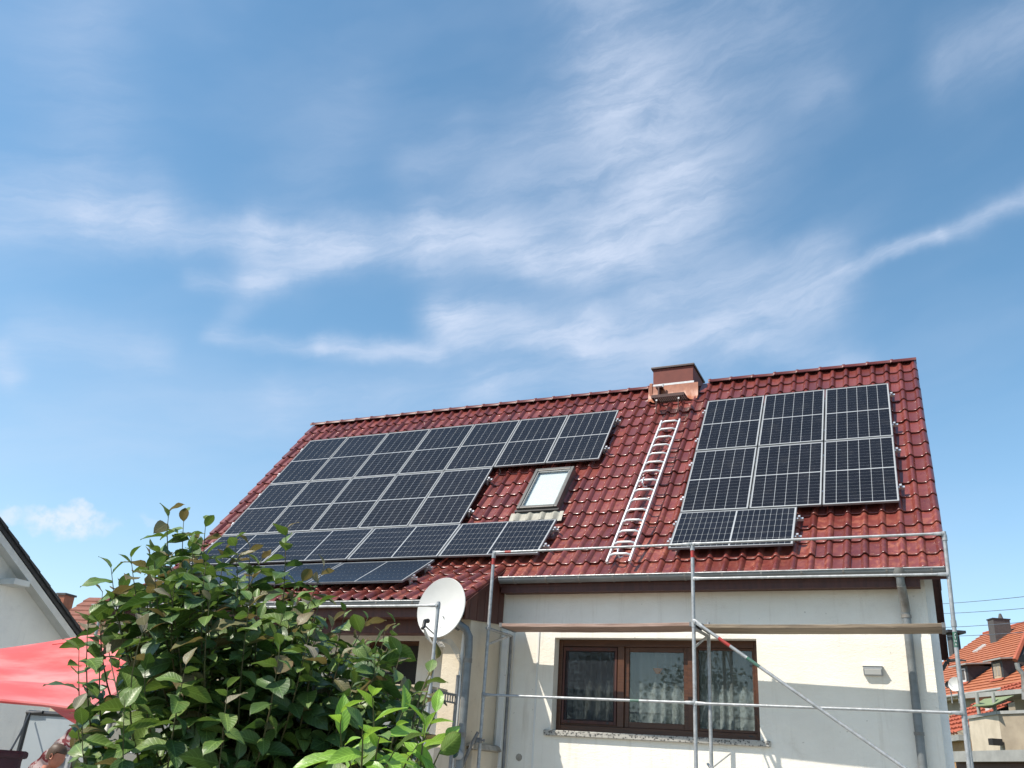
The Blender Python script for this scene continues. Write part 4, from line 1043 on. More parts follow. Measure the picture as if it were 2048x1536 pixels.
# ------------------------------------------------------------------ red sunshade with its pole
rd = thing('red_sunshade', 'pale streaked red fabric sunshade stretched beside the white house behind the shrub', 'sunshade', atd(175, 1536, 8.0) * 1.0)
rd.location.z = 0; WOFF[rd.name] = rd.location.copy()
TOP = [(-140, 1322, 10.4), (0, 1298, 10.2), (90, 1285, 10.0), (165, 1272, 9.8), (235, 1266, 9.3), (300, 1290, 8.8), (338, 1318, 8.3)]
BOT = [(-140, 1396, 7.3), (0, 1402, 7.2), (90, 1410, 7.15), (165, 1421, 7.1), (220, 1395, 7.5), (290, 1345, 8.0), (338, 1322, 8.28)]
def along(P, t):
    t = t * (len(P) - 1); i = min(int(t), len(P) - 2); f = t - i
    a, b = P[i], P[i + 1]; return atd(a[0] + (b[0] - a[0]) * f, a[1] + (b[1] - a[1]) * f, a[2] + (b[2] - a[2]) * f)
cn = MB(); nu, nv = 60, 26; rows = []
for j in range(nv + 1):
    v = j / nv; row = []
    for i in range(nu + 1):
        u = i / nu; p = along(TOP, u) * (1 - v) + along(BOT, u) * v
        belly = math.sin(math.pi * v) * math.sin(math.pi * min(1, u * 1.02))
        p = p - Z * (.10 * belly) + Z * (.085 * math.sin(8.5 * v + 4 * u) * math.sin(math.pi * v) * (1 - u) +   .034 * math.sin(19 * v - 3 * u + 1) * math.sin(math.pi * v))
        row.append(p)
    rows.append(row)
cn.grid(rows); can = cn.build('canopy', 'red_cloth', rd, smooth=True, solid=.006)
MB().tube([along(BOT, u / 40) for u in range(0, 41)], .014, 6).build('hem', 'red_cloth', can, smooth=True)
a = rows[5]; MB().tube([rows[2 + int(i / 6)][22 + i] + Z * .006 for i in range(18)], .009, 6).build('seam', 'red_cloth', can, smooth=True)
fl2 = MB(); p3 = along(BOT, .5); fl2.add([along(BOT, .36) - Z * .012, p3 - Z * .012, p3 - Z * .10, along(BOT, .43) - Z * .06], [(0, 1, 2, 3)]); fl2.build('corner_flap', 'red_cloth', rd, solid=.006)
p3 = atd(176, 1412, 7.6); MB().tube([(p3.x, p3.y, 0), (p3.x, p3.y, p3.z)], .022, 12).build('pole', 'brown_wood', rd, smooth=True)

# pale panel in a thin black frame before the white wall, with a cable
pf = thing('framed_panel', 'pale grey panel in a thin black tube frame before the white wall', 'panel', atd(110, 1536, 12.5))
pf.location.z = 0; WOFF[pf.name] = pf.location.copy()
a, b = atd(58, 1425, 12.6), atd(205, 1428, 11.8); b.z = a.z; th_ = (b - a).normalized(); bl = atd(30, 1536, 12.5); bl.z = .02
br_ = b + (bl - a); br_.z = .02
for p, q in ((a, b), (a, bl), (b, br_)): MB().tube([p, q], .028, 8).build('frame_tube', 'black_tube', pf, smooth=True)
nrm = th_.cross(bl - a).normalized(); MB().prism([a + th_ * .04, b - th_ * .04, br_ - th_ * .04, bl + th_ * .04], nrm * .02).build('sheet', 'pale_panel', pf)
MB().tube([a + Vector((.0, -.03, .0)), a + th_ * .12 - Z * .0 + Y * -.03, a + th_ * .25 + Z * .01 - Y * .03], .02, 6).build('fold', 'black_tube', pf)
cw = atd(60, 1426, 12.5); ce = atd(22, 1500, 11.5)
MB().tube([cw, (cw + ce) / 2 - Z * .03, ce], .011, 6).build('cable', 'cable_black', pf, smooth=True)
gp = thing('slim_post', 'slim grey post with a clip behind the left edge of the shrub', 'post', atd(150, 1536, 11))
gp.location.z = 0; WOFF[gp.name] = gp.location.copy()
p = atd(153, 1470, 11); MB().tube([(p.x - .06, p.y, 0), (p.x, p.y, p.z + .05)], .02, 10).build('tube', 'galvanised', gp, smooth=True); MB().obox(p - Z * .12 + X * .02, X, Y, Z, .04, .02, .015).build('clip', 'galvanised', gp)

# ------------------------------------------------------------------ seated person, chair
def person():
    t = thing('person', 'person with short light brown hair seated beside the shrub, looking down, orange shirt', 'person', (0, 0, 0))
    hd = atd(112, 1512, 11.8); face = Vector((CR.x, CR.y, 0)).normalized(); side = Vector((-face.y, face.x, 0))
    if side.y < 0: side = -side
    t.location = (hd.x, hd.y, 0); WOFF[t.name] = t.location.copy()
    # head: profile rings, nose, brow and chin looking right and slightly down
    m = MB(); rows = []
    tilt = Matrix.Rotation(R(22), 3, side.cross(Z).cross(Z) if False else side)
    def H(f, s, z):
        v = face * f + side * s + Z * z; v = Matrix.Rotation(R(20), 3, side) @ v if True else v
        return hd + v
    prof = [(-.115, .012, .030, .030), (-.095, .018, .050, .045), (-.07, .020, .066, .056), (-.04, .012, .080, .064), (-.01, .004, .088, .070), (.025, 0, .094, .074), (.06, -.004, .092, .073), (.09, -.008, .076, .062), (.112, -.010, .045, .038), (.120, -.010, .010, .01)]
    for z, off, rf, rs in prof:
        row = []
        for k in range(28):
            q = 2 * math.pi * k / 28; f = math.cos(q); s_ = math.sin(q); ff = rf * f
            front = max(0, f) ** 14
            if -.03 < z < .012: ff += front * (.030 if z < 0 else .014)      # nose
            if -.075 < z < -.035: ff += front * .012                          # lips
            if z < -.08: ff += front * .016                                    # chin
            if .02 < z < .04: ff += front * .004
            row.append(H(off + ff, rs * s_, z))
        rows.append(row)
    m.grid(rows, closed=True)
    k0 = len(m.v)
    # neck and torso as one surface continuing from the head
    hip = Vector((hd.x, hd.y, .50)) - face * .28
    sh = Vector((hd.x, hd.y, hd.z - .30)) - face * .12
    tor = [(H(-.02, 0, -.11), .055, .055), (sh + Z * .09 + face * .02, .058, .062), (sh + Z * .035, .085, .15), (sh - Z * .03, .105, .20), (sh - Z * .18 - face * .02, .12, .18), ((sh + hip) / 2 - Z * .05, .12, .16), (hip + Z * .06, .13, .18), (hip - Z * .06, .10, .15)]
    m2 = MB(); m2.grid([[c + face * (a * math.cos(2 * math.pi * k / 24)) + side * (b * math.sin(2 * math.pi * k / 24)) for k in range(24)] for c, a, b in tor], closed=True)
    body = MB(); body.v = list(m.v); body.f = list(m.f)
    body.add(m2.v[:24 * 3], [f for f in m2.f if max(f) < 72])
    o = body.build('body', 'skin', t, smooth=True); o.modifiers.clear()
    md = o.modifiers.new('sub', 'SUBSURF'); md.levels = md.render_levels = 1
    shirt = MB(); shirt.grid([[c + face * ((a + .012) * math.cos(2 * math.pi * k / 24)) + side * ((b + .012) * math.sin(2 * math.pi * k / 24)) for k in range(24)] for c, a, b in tor[1:]], closed=True)
    for sg in (-1, 1):
        s0 = sh + side * (.18 * sg); el = s0 + face * .10 - Z * .27; wr = el + face * .23 + Z * .03
        shirt.tube([s0, s0 + face * .04 - Z * .12, s0 + face * .07 - Z * .2], [.062, .06, .062], 12)
        MB().tube([s0 + face * .05 - Z * .15, el, wr, wr + face * .07, wr + face * .13 - Z * .01], [.046, .040, .028, .034, .022], 12).build('arm', 'skin', t, smooth=True)
        for fgr in range(4):
            b0 = wr + face * .09 + side * (.024 * (fgr - 1.5) * .8)
            MB().tube([b0, b0 + face * (.05 + .006 * (fgr in (1, 2))), b0 + face * .075 - Z * .02], [.009, .0085, .007], 6).build('finger', 'skin', t, smooth=True)
        b0 = wr + face * .03 - side * (.03 * sg); MB().tube([b0, b0 + face * .035 - side * (.018 * sg), b0 + face * .06 - side * (.02 * sg)], [.011, .010, .008], 6).build('thumb', 'skin', t, smooth=True)
        kn = hip + face * .45 + side * (.10 * sg); ft = kn - Z * .44 + face * .02
        MB().tube([hip + side * (.09 * sg), kn - face * .03, kn + face * .02 - Z * .04, ft + Z * .05, Vector((ft.x, ft.y, .06))], [.085, .068, .062, .05, .045], 12).build('trouser_leg', 'trousers', t, smooth=True)
        MB().grid([[Vector((ft.x, ft.y, .045)) + face * (f_ + .0) + side * (w_ * math.cos(q)) + Z * (h_ * math.sin(q)) for q in [2 * math.pi * k / 10 for k in range(10)]] for f_, w_, h_ in ((-.07, .02, .02), (-.05, .04, .04), (.08, .046, .035), (.17, .04, .022), (.19, .01, .01))], closed=True).build('shoe', 'black_plastic', t, smooth=True)
    shirt.build('shirt', 'orange_shirt', t, smooth=True)
    hr = MB(); rows = []
    for z, off, rf, rs in ((-.055, -.030, .066, .064), (-.02, -.022, .082, .073), (.02, -.014, .094, .079), (.055, -.006, .101, .080), (.09, -.006, .090, .071), (.116, -.008, .058, .048), (.128, -.010, .012, .012)):
        row = []
        for k in range(28):
            q = 2 * math.pi * k / 28; f = math.cos(q); lim = 1.0 if z > .05 else .25
            ff = rf * f if f < lim else rf * lim * (.8 if z < .05 else 1)
            inner = 1.0 if (f < lim or z > .05) else .9
            row.append(H(off + ff + rnd.uniform(-.002, .002), rs * math.sin(q) * inner + rnd.uniform(-.002, .002), z))
        rows.append(row)
    hr.grid(rows, closed=True).build('hair', 'hair', t, smooth=True)
    for sg in (-1, 1):
        c = H(-.012, .074 * sg, -.01)
        MB().grid([[c + face * (a * math.cos(q)) + Z * (b * math.sin(q)) + side * (sg * d) for q in [2 * math.pi * k / 12 for k in range(12)]] for a, b, d in ((.020, .032, .004), (.018, .029, .016), (.010, .018, .010))], closed=True).build('ear', 'skin', t, smooth=True)
        MB().tube([H(.074, .030 * sg, .012), H(.081, .028 * sg, .012)], [.011, .007], 8).build('eye', 'black_plastic', t, smooth=True)
    return hip, face, side


hip, face, side = person()
chr_ = thing('garden_chair', 'plain chair under the seated person, mostly below the frame', 'chair', (hip.x, hip.y, 0))
q = MB(); MB().obox(Vector((hip.x, hip.y, .40)) + face * .1, face, side, Z, .24, .23, .02).build('seat', 'black_plastic', chr_, bevel=.008)
MB().obox(Vector((hip.x, hip.y, .66)) - face * .17, face, side, Z, .015, .22, .2).build('backrest', 'black_plastic', chr_, bevel=.008)
for a in (-.10, .30):
    for b in (-.2, .2):
        p = Vector((hip.x, hip.y, 0)) + face * a + side * b; MB().tube([p, p + Z * .385], .015, 8).build('leg', 'black_tube', chr_, smooth=True)
hb = thing('high_back_chair', 'garden chair with plum coloured padded back at the lower left corner', 'chair', (0, 0, 0))
p = atd(10, 1500, 8.6); ctr = atd(8, 1530, 8.6); hb.location = (ctr.x, ctr.y, 0); WOFF[hb.name] = hb.location.copy()
rx_ = Vector((CR.x, CR.y, 0)).normalized(); ry_ = Vector((-rx_.y, rx_.x, 0)); topz = p.z
m = MB(); rows = []
for z in [.42 + (topz - .42) * k / 14 for k in range(15)]:
    wv = .008 * math.sin(z * 60); rows.append([Vector((ctr.x, ctr.y, z)) + rx_ * (sx_ * .115 + (.012 if z > topz - .04 else 0) * (1 if sx_ > 0 else 1)) + ry_ * (sy_ * (.04 + wv)) for sx_, sy_ in ((-1, -1), (.0, -1.3), (1, -1), (1.06, 0), (1, 1), (0, 1.2), (-1, 1), (-1.06, 0))])
m.grid(rows, closed=True); m.f += [tuple(range(len(m.v) - 8, len(m.v)))]; m.build('padded_back', 'plum_cushion', hb, smooth=True)
MB().obox(Vector((ctr.x, ctr.y, topz - .03)) + rx_ * .0, rx_, ry_, Z, .15, .06, .028).build('head_roll', 'plum_cushion', hb, bevel=.02)
MB().obox(Vector((ctr.x, ctr.y, .40)) - ry_ * .2, rx_, ry_, Z, .2, .24, .04).build('seat', 'plum_cushion', hb, bevel=.02)
for a in (-.18, .18):
    for b in (-.4, .0): MB().tube([Vector((ctr.x, ctr.y, 0)) + rx_ * a + ry_ * b, Vector((ctr.x, ctr.y, .37)) + rx_ * a + ry_ * b], .014, 8).build('leg', 'black_tube', hb, smooth=True)
pc = MB(); A0, A1 = atd(45, 1545, 12.3), atd(146, 1452, 12.0); n = 26; rows = []
for k in range(n + 1):
    p = A0.lerp(A1, k / n); wd = .20 - .07 * k / n + .02 * math.sin(k * 2.1)
    rows.append([p + rx_ * (.01 * math.sin(k)) , p + rx_ * (wd * .5) - Z * (wd * .45) + ry_ * (.03 * math.sin(k * .9)), p + rx_ * wd - Z * wd * .8 + ry_ * (.04 * math.cos(k * .7))])
pc.grid(rows); tag(pc.build('cloth_strip', 'printed_cloth', None, smooth=True, solid=.004), 'strip of maroon and white printed cloth hung slantwise behind the seated person', 'cloth')

# ------------------------------------------------------------------ right-hand background
NO = Vector((1, 0, 0))
oh = thing('orange_roof_house', 'neighbouring house with bright orange tiled roof and two small dormers at the right margin', 'house', atd(1960, 1500, 30))
oh.location.z = 0; WOFF[oh.name] = oh.location.copy()
ea, eb = atd(1890, 1392, 57.0), atd(2048, 1372, 50.2); ez = (ea.z + eb.z) / 2; ea.z = eb.z = ez
te = (eb - ea).normalized(); ni = Vector((-te.y, te.x, 0)); ni = ni if ni.dot(ea - CAM) > 0 else -ni
RUN = 7.6; ridge = onp(1990, 1262, ni, ea + ni * RUN); RH = ridge.z - ez
E0 = ea - te * 9.0; LEN = 28.0
sd_dir = (ni * RUN + Z * RH); slope_n = te.cross(sd_dir).normalized(); slope_n = slope_n if slope_n.z > 0 else -slope_n
orf = MB(); NC = 26
for i in range(NC):
    a, b = i / NC, (i + 1) / NC
    orf.prism([E0 + sd_dir * a + slope_n * .055, E0 + sd_dir * (b + .004) + slope_n * .0, E0 + sd_dir * (b + .004) - slope_n * .06, E0 + sd_dir * a - slope_n * .02], te * LEN)
tag(orf.build('roof', 'orange_tile', oh), kind='stuff'); oroof = oh.children[-1]
back = ni * RUN - Z * RH; bk2 = MB().prism([E0 + sd_dir, E0 + sd_dir + back, E0 + sd_dir + back - Z * .1, E0 + sd_dir - Z * .1], te * LEN); bk2.build('back_roof', 'orange_tile', oh)
MB().tube([E0 + sd_dir + Z * .03, E0 + sd_dir + te * LEN + Z * .03], .09, 10).build('ridge', 'orange_tile_dark', oh, smooth=True)
b0 = E0 + ni * .4; MB().prism([Vector((b0.x, b0.y, 0)), Vector((b0.x, b0.y, ez)), Vector((b0.x, b0.y, ez)) + ni * (RUN * 2 - .8), Vector((b0.x, b0.y, 0)) + ni * (RUN * 2 - .8)], te * (LEN - .3)).build('wall', 'dark_beige_wall', oh)
MB().tube([E0 - ni * .08 - Z * .03, E0 + te * LEN - ni * .08 - Z * .03], .075, 10).build('gutter', 'grey_fascia', oh, smooth=True)
MB().prism([E0 - ni * .02 - Z * .05, E0 + ni * .4 - Z * .05, E0 + ni * .4 - Z * .20, E0 - ni * .02 - Z * .20], te * LEN).build('eave_board', 'pale_wood', oh)
def rp(px, py, h=0): return onp(px, py, slope_n, E0 + slope_n * h)
# chimneys
c = rp(1992, 1283); c0 = MB().obox(c + Z * .35 + ni * .35, te, ni, Z, .34, .52, .95).build('chimney', 'slate_brick', oh)
MB().obox(c + Z * 1.34 + ni * .35, te, ni, Z, .38, .56, .035).build('cap', 'dark_roof', c0); MB().tube([c + Z * 1.38 + ni * .45 + te * .1, c + Z * 1.70 + ni * .45 + te * .1], [.16, .07], 10).build('pot', 'slate_brick', c0, smooth=True)
c = rp(1901, 1300); c1 = MB().obox(c + Z * .25 + ni * .3, te, ni, Z, .28, .3, .85).build('chimney', 'slate_brick', oh)
MB().obox(c + Z * 1.18 + ni * .3, te, ni, Z, .62, .62, .09).build('cap', 'dark_roof', c1)
c = rp(1959, 1297, .06); rwn = MB().obox(c, te, sd_dir.normalized(), slope_n, .22, .42, .05).build('roof_window', 'soffit_white', oh); MB().obox(c + slope_n * .052, te, sd_dir.normalized(), slope_n, .14, .33, .008).build('pane', 'grey_fascia', rwn)
# dormers: window face, cheeks, sheet roof
for (px, py, wd_, win) in ((1928, 1368, .62, 1), (1999, 1360, .52, 0)):
    b = rp(px, py); fr_ = b - ni * .02
    hh = .95
    dep = hh * RUN / RH + .35
    dm = MB().prism([fr_ - te * wd_, fr_ + te * wd_, fr_ + te * wd_ + Z * hh, fr_ - te * wd_ + Z * hh], ni * dep).build('dormer', 'dark_roof', oh)
    MB().prism([fr_ - te * (wd_ + .35) + Z * (hh - .01) - ni * .25, fr_ + te * (wd_ + .35) + Z * (hh - .01) - ni * .25, fr_ + te * (wd_ + .12) + Z * (hh + .22) + ni * (dep + .25), fr_ - te * (wd_ + .12) + Z * (hh + .22) + ni * (dep + .25)], Z * .07).build('dormer_roof', 'grey_fascia', dm)
    MB().obox(fr_ + Z * .44 - ni * .02, te, ni, Z, wd_ * .62, .02, .36).build('dormer_window', 'soffit_white' if win else 'pale_wood', dm)
    for sg in (-1, 1): MB().obox(fr_ + Z * .46 - ni * .045 + te * (sg * wd_ * .30), te, ni, Z, wd_ * .22, .008, .26).build('pane', 'slate_brick' if win else 'room_wall', dm)
    MB().prism([fr_ - te * (wd_ + .1) - sd_dir.normalized() * .22 + slope_n * .06, fr_ + te * (wd_ + .1) - sd_dir.normalized() * .22 + slope_n * .06, fr_ + te * (wd_ + .05) + slope_n * .08, fr_ - te * (wd_ + .05) + slope_n * .08], slope_n * .02).build('apron', 'orange_tile_dark', dm)


def small_dish(px, py, r, matn, lab):
    c = rp(px, py, .75); t = thing('roof_dish', lab, 'satellite dish', c - Z * .6); dn_ = (CAM - c); dn_ = (dn_.normalized() + Vector((-.4, 0, .2))).normalized(); a = dn_.cross(Z).normalized(); b = a.cross(dn_)
    MB().grid([[c + a * (r * f * math.cos(q)) + b * (r * f * math.sin(q)) + dn_ * (.1 * f * f) for q in [2 * math.pi * k / 24 for k in range(24)]] for f in (.03, .4, .7, 1)], closed=True).build('reflector', matn, t, smooth=True, solid=.01)
    MB().tube([c - dn_ * .02, c - dn_ * .15 - Z * .3, c - Z * .9 - dn_ * .15], .03, 8).build('mast', 'galvanised', t, smooth=True)


small_dish(1912, 1369, .36, 'dish_white', 'white satellite dish on the orange roof beside the left dormer')
small_dish(1898, 1370, .17, 'black_plastic', 'small black round dish left of the white one on the orange roof')

# lower orange lean-to roof
lr = thing('lean_to', 'low lean-to with red orange tiles beside the corner of the cream house', 'lean-to', atd(1920, 1480, 37.95)); lr.location.z = 0; WOFF[lr.name] = lr.location.copy()
a = atd(1888, 1472, 37.12); b = atd(1950, 1474, 33.82); b.z = a.z; tl_ = (b - a).normalized(); nl = Vector((-tl_.y, tl_.x, 0)); nl = nl if nl.y > 0 else -nl
topl = onp(1915, 1398, nl, a + nl * 4.2); rise = topl.z - a.z; a2 = a - tl_ * 5; lm_ = MB(); sdl = nl * 4.2 + Z * rise; nn_ = tl_.cross(sdl).normalized(); nn_ = nn_ if nn_.z > 0 else -nn_
LL = (atd(1948, 1440, 35.64) - a2).dot(tl_)
for i in range(10):
    u, v = i / 10, (i + 1) / 10
    rows = []
    for k in range(41):
        w_ = .022 * math.sin(k * math.pi * .8) * 1.5; x_ = tl_ * (LL * k / 40)
        rows.append([a2 + x_ + sdl * u + nn_ * (.08 + w_), a2 + x_ + sdl * v + nn_ * w_])
    lm_.grid([[r_[0] for r_ in rows], [r_[1] for r_ in rows]]); lm_.grid([[r_[0] for r_ in rows], [r_[0] - nn_ * .08 for r_ in rows]])
tag(lm_.build('roof', 'orange_tile_dark', lr), kind='stuff')
MB().prism([Vector((a2.x, a2.y, 0)) + nl * .2, Vector((a2.x, a2.y, a2.z - .15)) + nl * .2, Vector((a2.x, a2.y, a2.z - .15)) + nl * 4.1, Vector((a2.x, a2.y, 0)) + nl * 4.1], tl_ * (LL - .1)).build('wall', 'yellow_brick', lr)
MB().prism([a2 - Z * .02, a2 + nl * .2 - Z * .02, a2 + nl * .2 - Z * .2, a2 - Z * .2], tl_ * LL).build('fascia', 'grey_fascia', lr)

# raised terrace with rendered parapet, posts and green shade sail
tr = thing('terrace', 'raised terrace with beige rendered parapet and grey metal coping', 'terrace', atd(1995, 1500, 33.0)); tr.location.z = 0; WOFF[tr.name] = tr.location.copy()
q0, q1, q2 = atd(1936, 1430, 33.99), atd(1996, 1427, 31.68), atd(2110, 1436, 30.36); zt2 = (q0.z + q1.z + q2.z) / 3
zb = atd(1990, 1492, 31.68).z - .3
for p, q, mt_ in ((q0, q1, 'beige_wall'), (q1, q2, 'dark_beige_wall')):
    d = (q - p); d.z = 0; nn2 = Vector((-d.y, d.x, 0)).normalized(); nn2 = nn2 if nn2.y > 0 else -nn2
    MB().prism([Vector((p.x, p.y, zb)), Vector((q.x, q.y, zb)), Vector((q.x, q.y, zt2)), Vector((p.x, p.y, zt2))], nn2 * .2).build('parapet', mt_, tr)
    MB().prism([Vector((p.x, p.y, zt2 + .002)) - nn2 * .05, Vector((q.x, q.y, zt2 + .002)) - nn2 * .05, Vector((q.x, q.y, zt2 + .09)) - nn2 * .05, Vector((p.x, p.y, zt2 + .09)) - nn2 * .05], nn2 * .32).build('coping', 'grey_fascia', tr)
v_ = atd(1991, 1484, 31.6); MB().obox(v_, te, ni, Z, .12, .15, .09).build('scupper', 'dark_void', tr)
for px in (1958, 1991):
    p = atd(px, 1425, 33.66); tp = atd(px, 1385, 33.66); MB().tube([(p.x, p.y, zt2 - .3), (p.x, p.y, tp.z)], .055, 8).build('post', 'grey_fascia', tr, smooth=True)
vr = MB(); a, b = atd(1930, 1388, 35.48), atd(2110, 1383, 32.34); b.z = a.z; vr.prism([a, b, b - Z * .14, a - Z * .14], ni * 4); vr.build('porch_roof', 'grey_fascia', tr)
for (xa, xb, ya, yb, mt_, dd) in ((1968, 1980, 1400, 1430, 'soffit_white', 37.3), (1982, 1990, 1402, 1430, 'garage_wood', 37), (1996, 2008, 1398, 1432, 'dark_void', 36.8), (2028, 2070, 1398, 1422, 'beige_wall', 34.6)):
    a = atd(xa, ya, dd); b = atd(xb, yb, dd); MB().prism([a, Vector((b.x, b.y, a.z)), b, Vector((a.x, a.y, b.z))], ni * .2).build('porch_wall', mt_, tr)
gs = MB(); G4 = [atd(1943, 1413, 33.0), atd(1968, 1398, 34.65), atd(2028, 1391, 33.33), atd(1985, 1410, 31.18)]
gs.grid([[(G4[0] * (1 - u / 8) + G4[3] * (u / 8)) * (1 - v / 8) + (G4[1] * (1 - u / 8) + G4[2] * (u / 8)) * (v / 8) - Z * (.18 * math.sin(math.pi * u / 8) * math.sin(math.pi * v / 8)) for u in range(9)] for v in range(9)])
tag(gs.build('shade_sail', 'green_cloth', None, smooth=True, solid=.01), 'faded green shade sail stretched over the beige terrace', 'shade sail')

# garage below the terrace
ga = thing('garage', 'low garage with flat grey roof edge, brown doors and brick piers at lower right', 'garage', atd(1990, 1536, 28.88)); ga.location.z = 0; WOFF[ga.name] = ga.location.copy()
a, b = atd(1908, 1494, 30.36), atd(2110, 1512, 26.4); b.z = a.z = (a.z + b.z) / 2; tg = (b - a).normalized(); ng = Vector((-tg.y, tg.x, 0)); ng = ng if ng.y > 0 else -ng
MB().prism([a - ng * .25, b - ng * .25, b - ng * .25 - Z * .27, a - ng * .25 - Z * .27], ng * 4).build('flat_roof', 'grey_fascia', ga)
MB().prism([a + Z * -.271, b + Z * -.271, b - Z * .56, a - Z * .56], ng * .3).build('lintel', 'brown_wood', ga)
L_ = (b - a).length
for i in range(12): MB().prism([Vector((a.x, a.y, 0)) + tg * (L_ * (i + .02) / 12) + ng * .12, Vector((a.x, a.y, 0)) + tg * (L_ * (i + .97) / 12) + ng * .12, a - Z * .561 + tg * (L_ * (i + .97) / 12) + ng * .12, a - Z * .561 + tg * (L_ * (i + .02) / 12) + ng * .12], ng * .05).build('door_board', 'garage_wood', ga)
for px in (1917, 2030):
    p = onp(px, 1525, ng, a - ng * .03); k = 0; zz_ = 0.0
    while zz_ < a.z - .57:
        MB().obox(Vector((p.x, p.y, zz_ + .05)) + tg * (.012 * (k % 2)), tg, ng, Z, .2, .17, .05).build('brick', 'yellow_brick', ga); zz_ += .112; k += 1

# dark gable overhang cutting in at the right edge, with its downpipe
dg_ = thing('dark_eave_house', 'dark overhanging roof end with a downpipe cut by the right edge of the picture', 'house', atd(2090, 1500, 33.0)); dg_.location.z = 0; WOFF[dg_.name] = dg_.location.copy()
a, b, c = atd(2030, 1322, 33.0), atd(2056, 1262, 33.82), atd(2150, 1225, 34.65); b2 = atd(2080, 1330, 33.99)
MB().prism([a, b, c, c - Z * 2.2, b2], Vector((.4, 1.5, 0))).build('roof_end', 'dark_roof', dg_)
MB().tube([a + Vector((0, -.02, .02)), b + Vector((0, -.02, .05)), c + Vector((0, -.02, .05))], .08, 6).build('edge_tiles', 'orange_tile_dark', dg_)
p = [atd(2034, 1326, 33.0), atd(2036, 1336, 33.0), atd(2046, 1348, 33.0), atd(2048, 1362, 33.0), atd(2049, 1400, 33.0)]; MB().tube(p, .075, 8).build('downpipe', 'zinc_old', dg_, smooth=True)
a, b = atd(2055, 1330, 34.32), atd(2160, 1330, 34.65); MB().prism([Vector((a.x, a.y, 0)), Vector((b.x, b.y, 0)), b, a], Vector((.2, .6, 0))).build('wall', 'dark_beige_wall', dg_)

# overhead wires
for i, ((x0_, y0_), (x1_, y1_)) in enumerate((((1905, 1206), (2048, 1193)), ((1908, 1226), (2048, 1216.5)), ((1915, 1253.5), (2048, 1244)), ((1925, 1271.5), (2048, 1264)))):
    a, b = atd(x0_, y0_, 46), atd(x1_, y1_, 40); d = b - a; a = a - d * 2.0; b = b + d * 2.0; n = 16
    t = MB().tube([a.lerp(b, k / n) - Z * (.35 * (1 - (2 * k / n - 1) ** 2) - .33) for k in range(n + 1)], .0125, 5).build('overhead_wire', 'wire', None)
    tag(t, 'thin overhead wire above the orange roof, %s of four from the top' % ORD[i], 'wire', 'overhead wires at the right')

# ------------------------------------------------------------------ foreground shrub and sapling
def leaf_mesh(name, mt, wid, fold, curl, wav):
    mb = MB(); mb.uv = []; n = 6
    rows = []
    for i in range(n + 1):
        t = i / n; w = wid * (math.sin(math.pi * min(1, t * .94 + .035)) ** .85) * (1 - .28 * t) if 0 < i < n else .004
        zc = curl * t * t * -1 + .02 * math.sin(math.pi * t)
        row = []
        for k, a in enumerate((-1, -.5, 0, .5, 1)):
            row.append((a * w, t, zc + abs(a) * w * fold + wav * math.sin(9 * t + a * 2.0) * abs(a))); mb.uv.append((.5 + a * .5, t))
        rows.append(row)
    mb.grid(rows)
    return mb


LEAVES = {}
for mt in ('leaf_dark', 'leaf_mid', 'leaf_bronze', 'leaf_grey'):
    LEAVES[mt] = [leaf_mesh('leaf', mt, w_, f_, c_, v_) for w_, f_, c_, v_ in ((.34, .30, .12, .03), (.37, .16, .26, .045), (.32, .45, .07, .02))]
LEAVES['leaf_bright'] = [leaf_mesh('leaf', 'leaf_bright', w_, f_, c_, v_) for w_, f_, c_, v_ in ((.24, .35, .18, .02), (.26, .25, .30, .03), (.23, .5, .12, .02))]
LMESH = {(mt, i): m.mesh('leaf', mt, True) for mt, L in LEAVES.items() for i, m in enumerate(L)}


def leaf_matrix(base, dirv, up, size, roll):
    d = dirv.normalized(); s_ = d.cross(up)
    if s_.length < 1e-3: s_ = d.cross(X)
    s_.normalize(); n = s_.cross(d)
    return frame_matrix(base, s_, d, n) @ Matrix.Rotation(roll, 4, 'Y') @ Matrix.Diagonal((size, size, size, 1))


def bez(a, b, c, t): return a * (1 - t) ** 2 + b * (2 * t * (1 - t)) + c * t * t


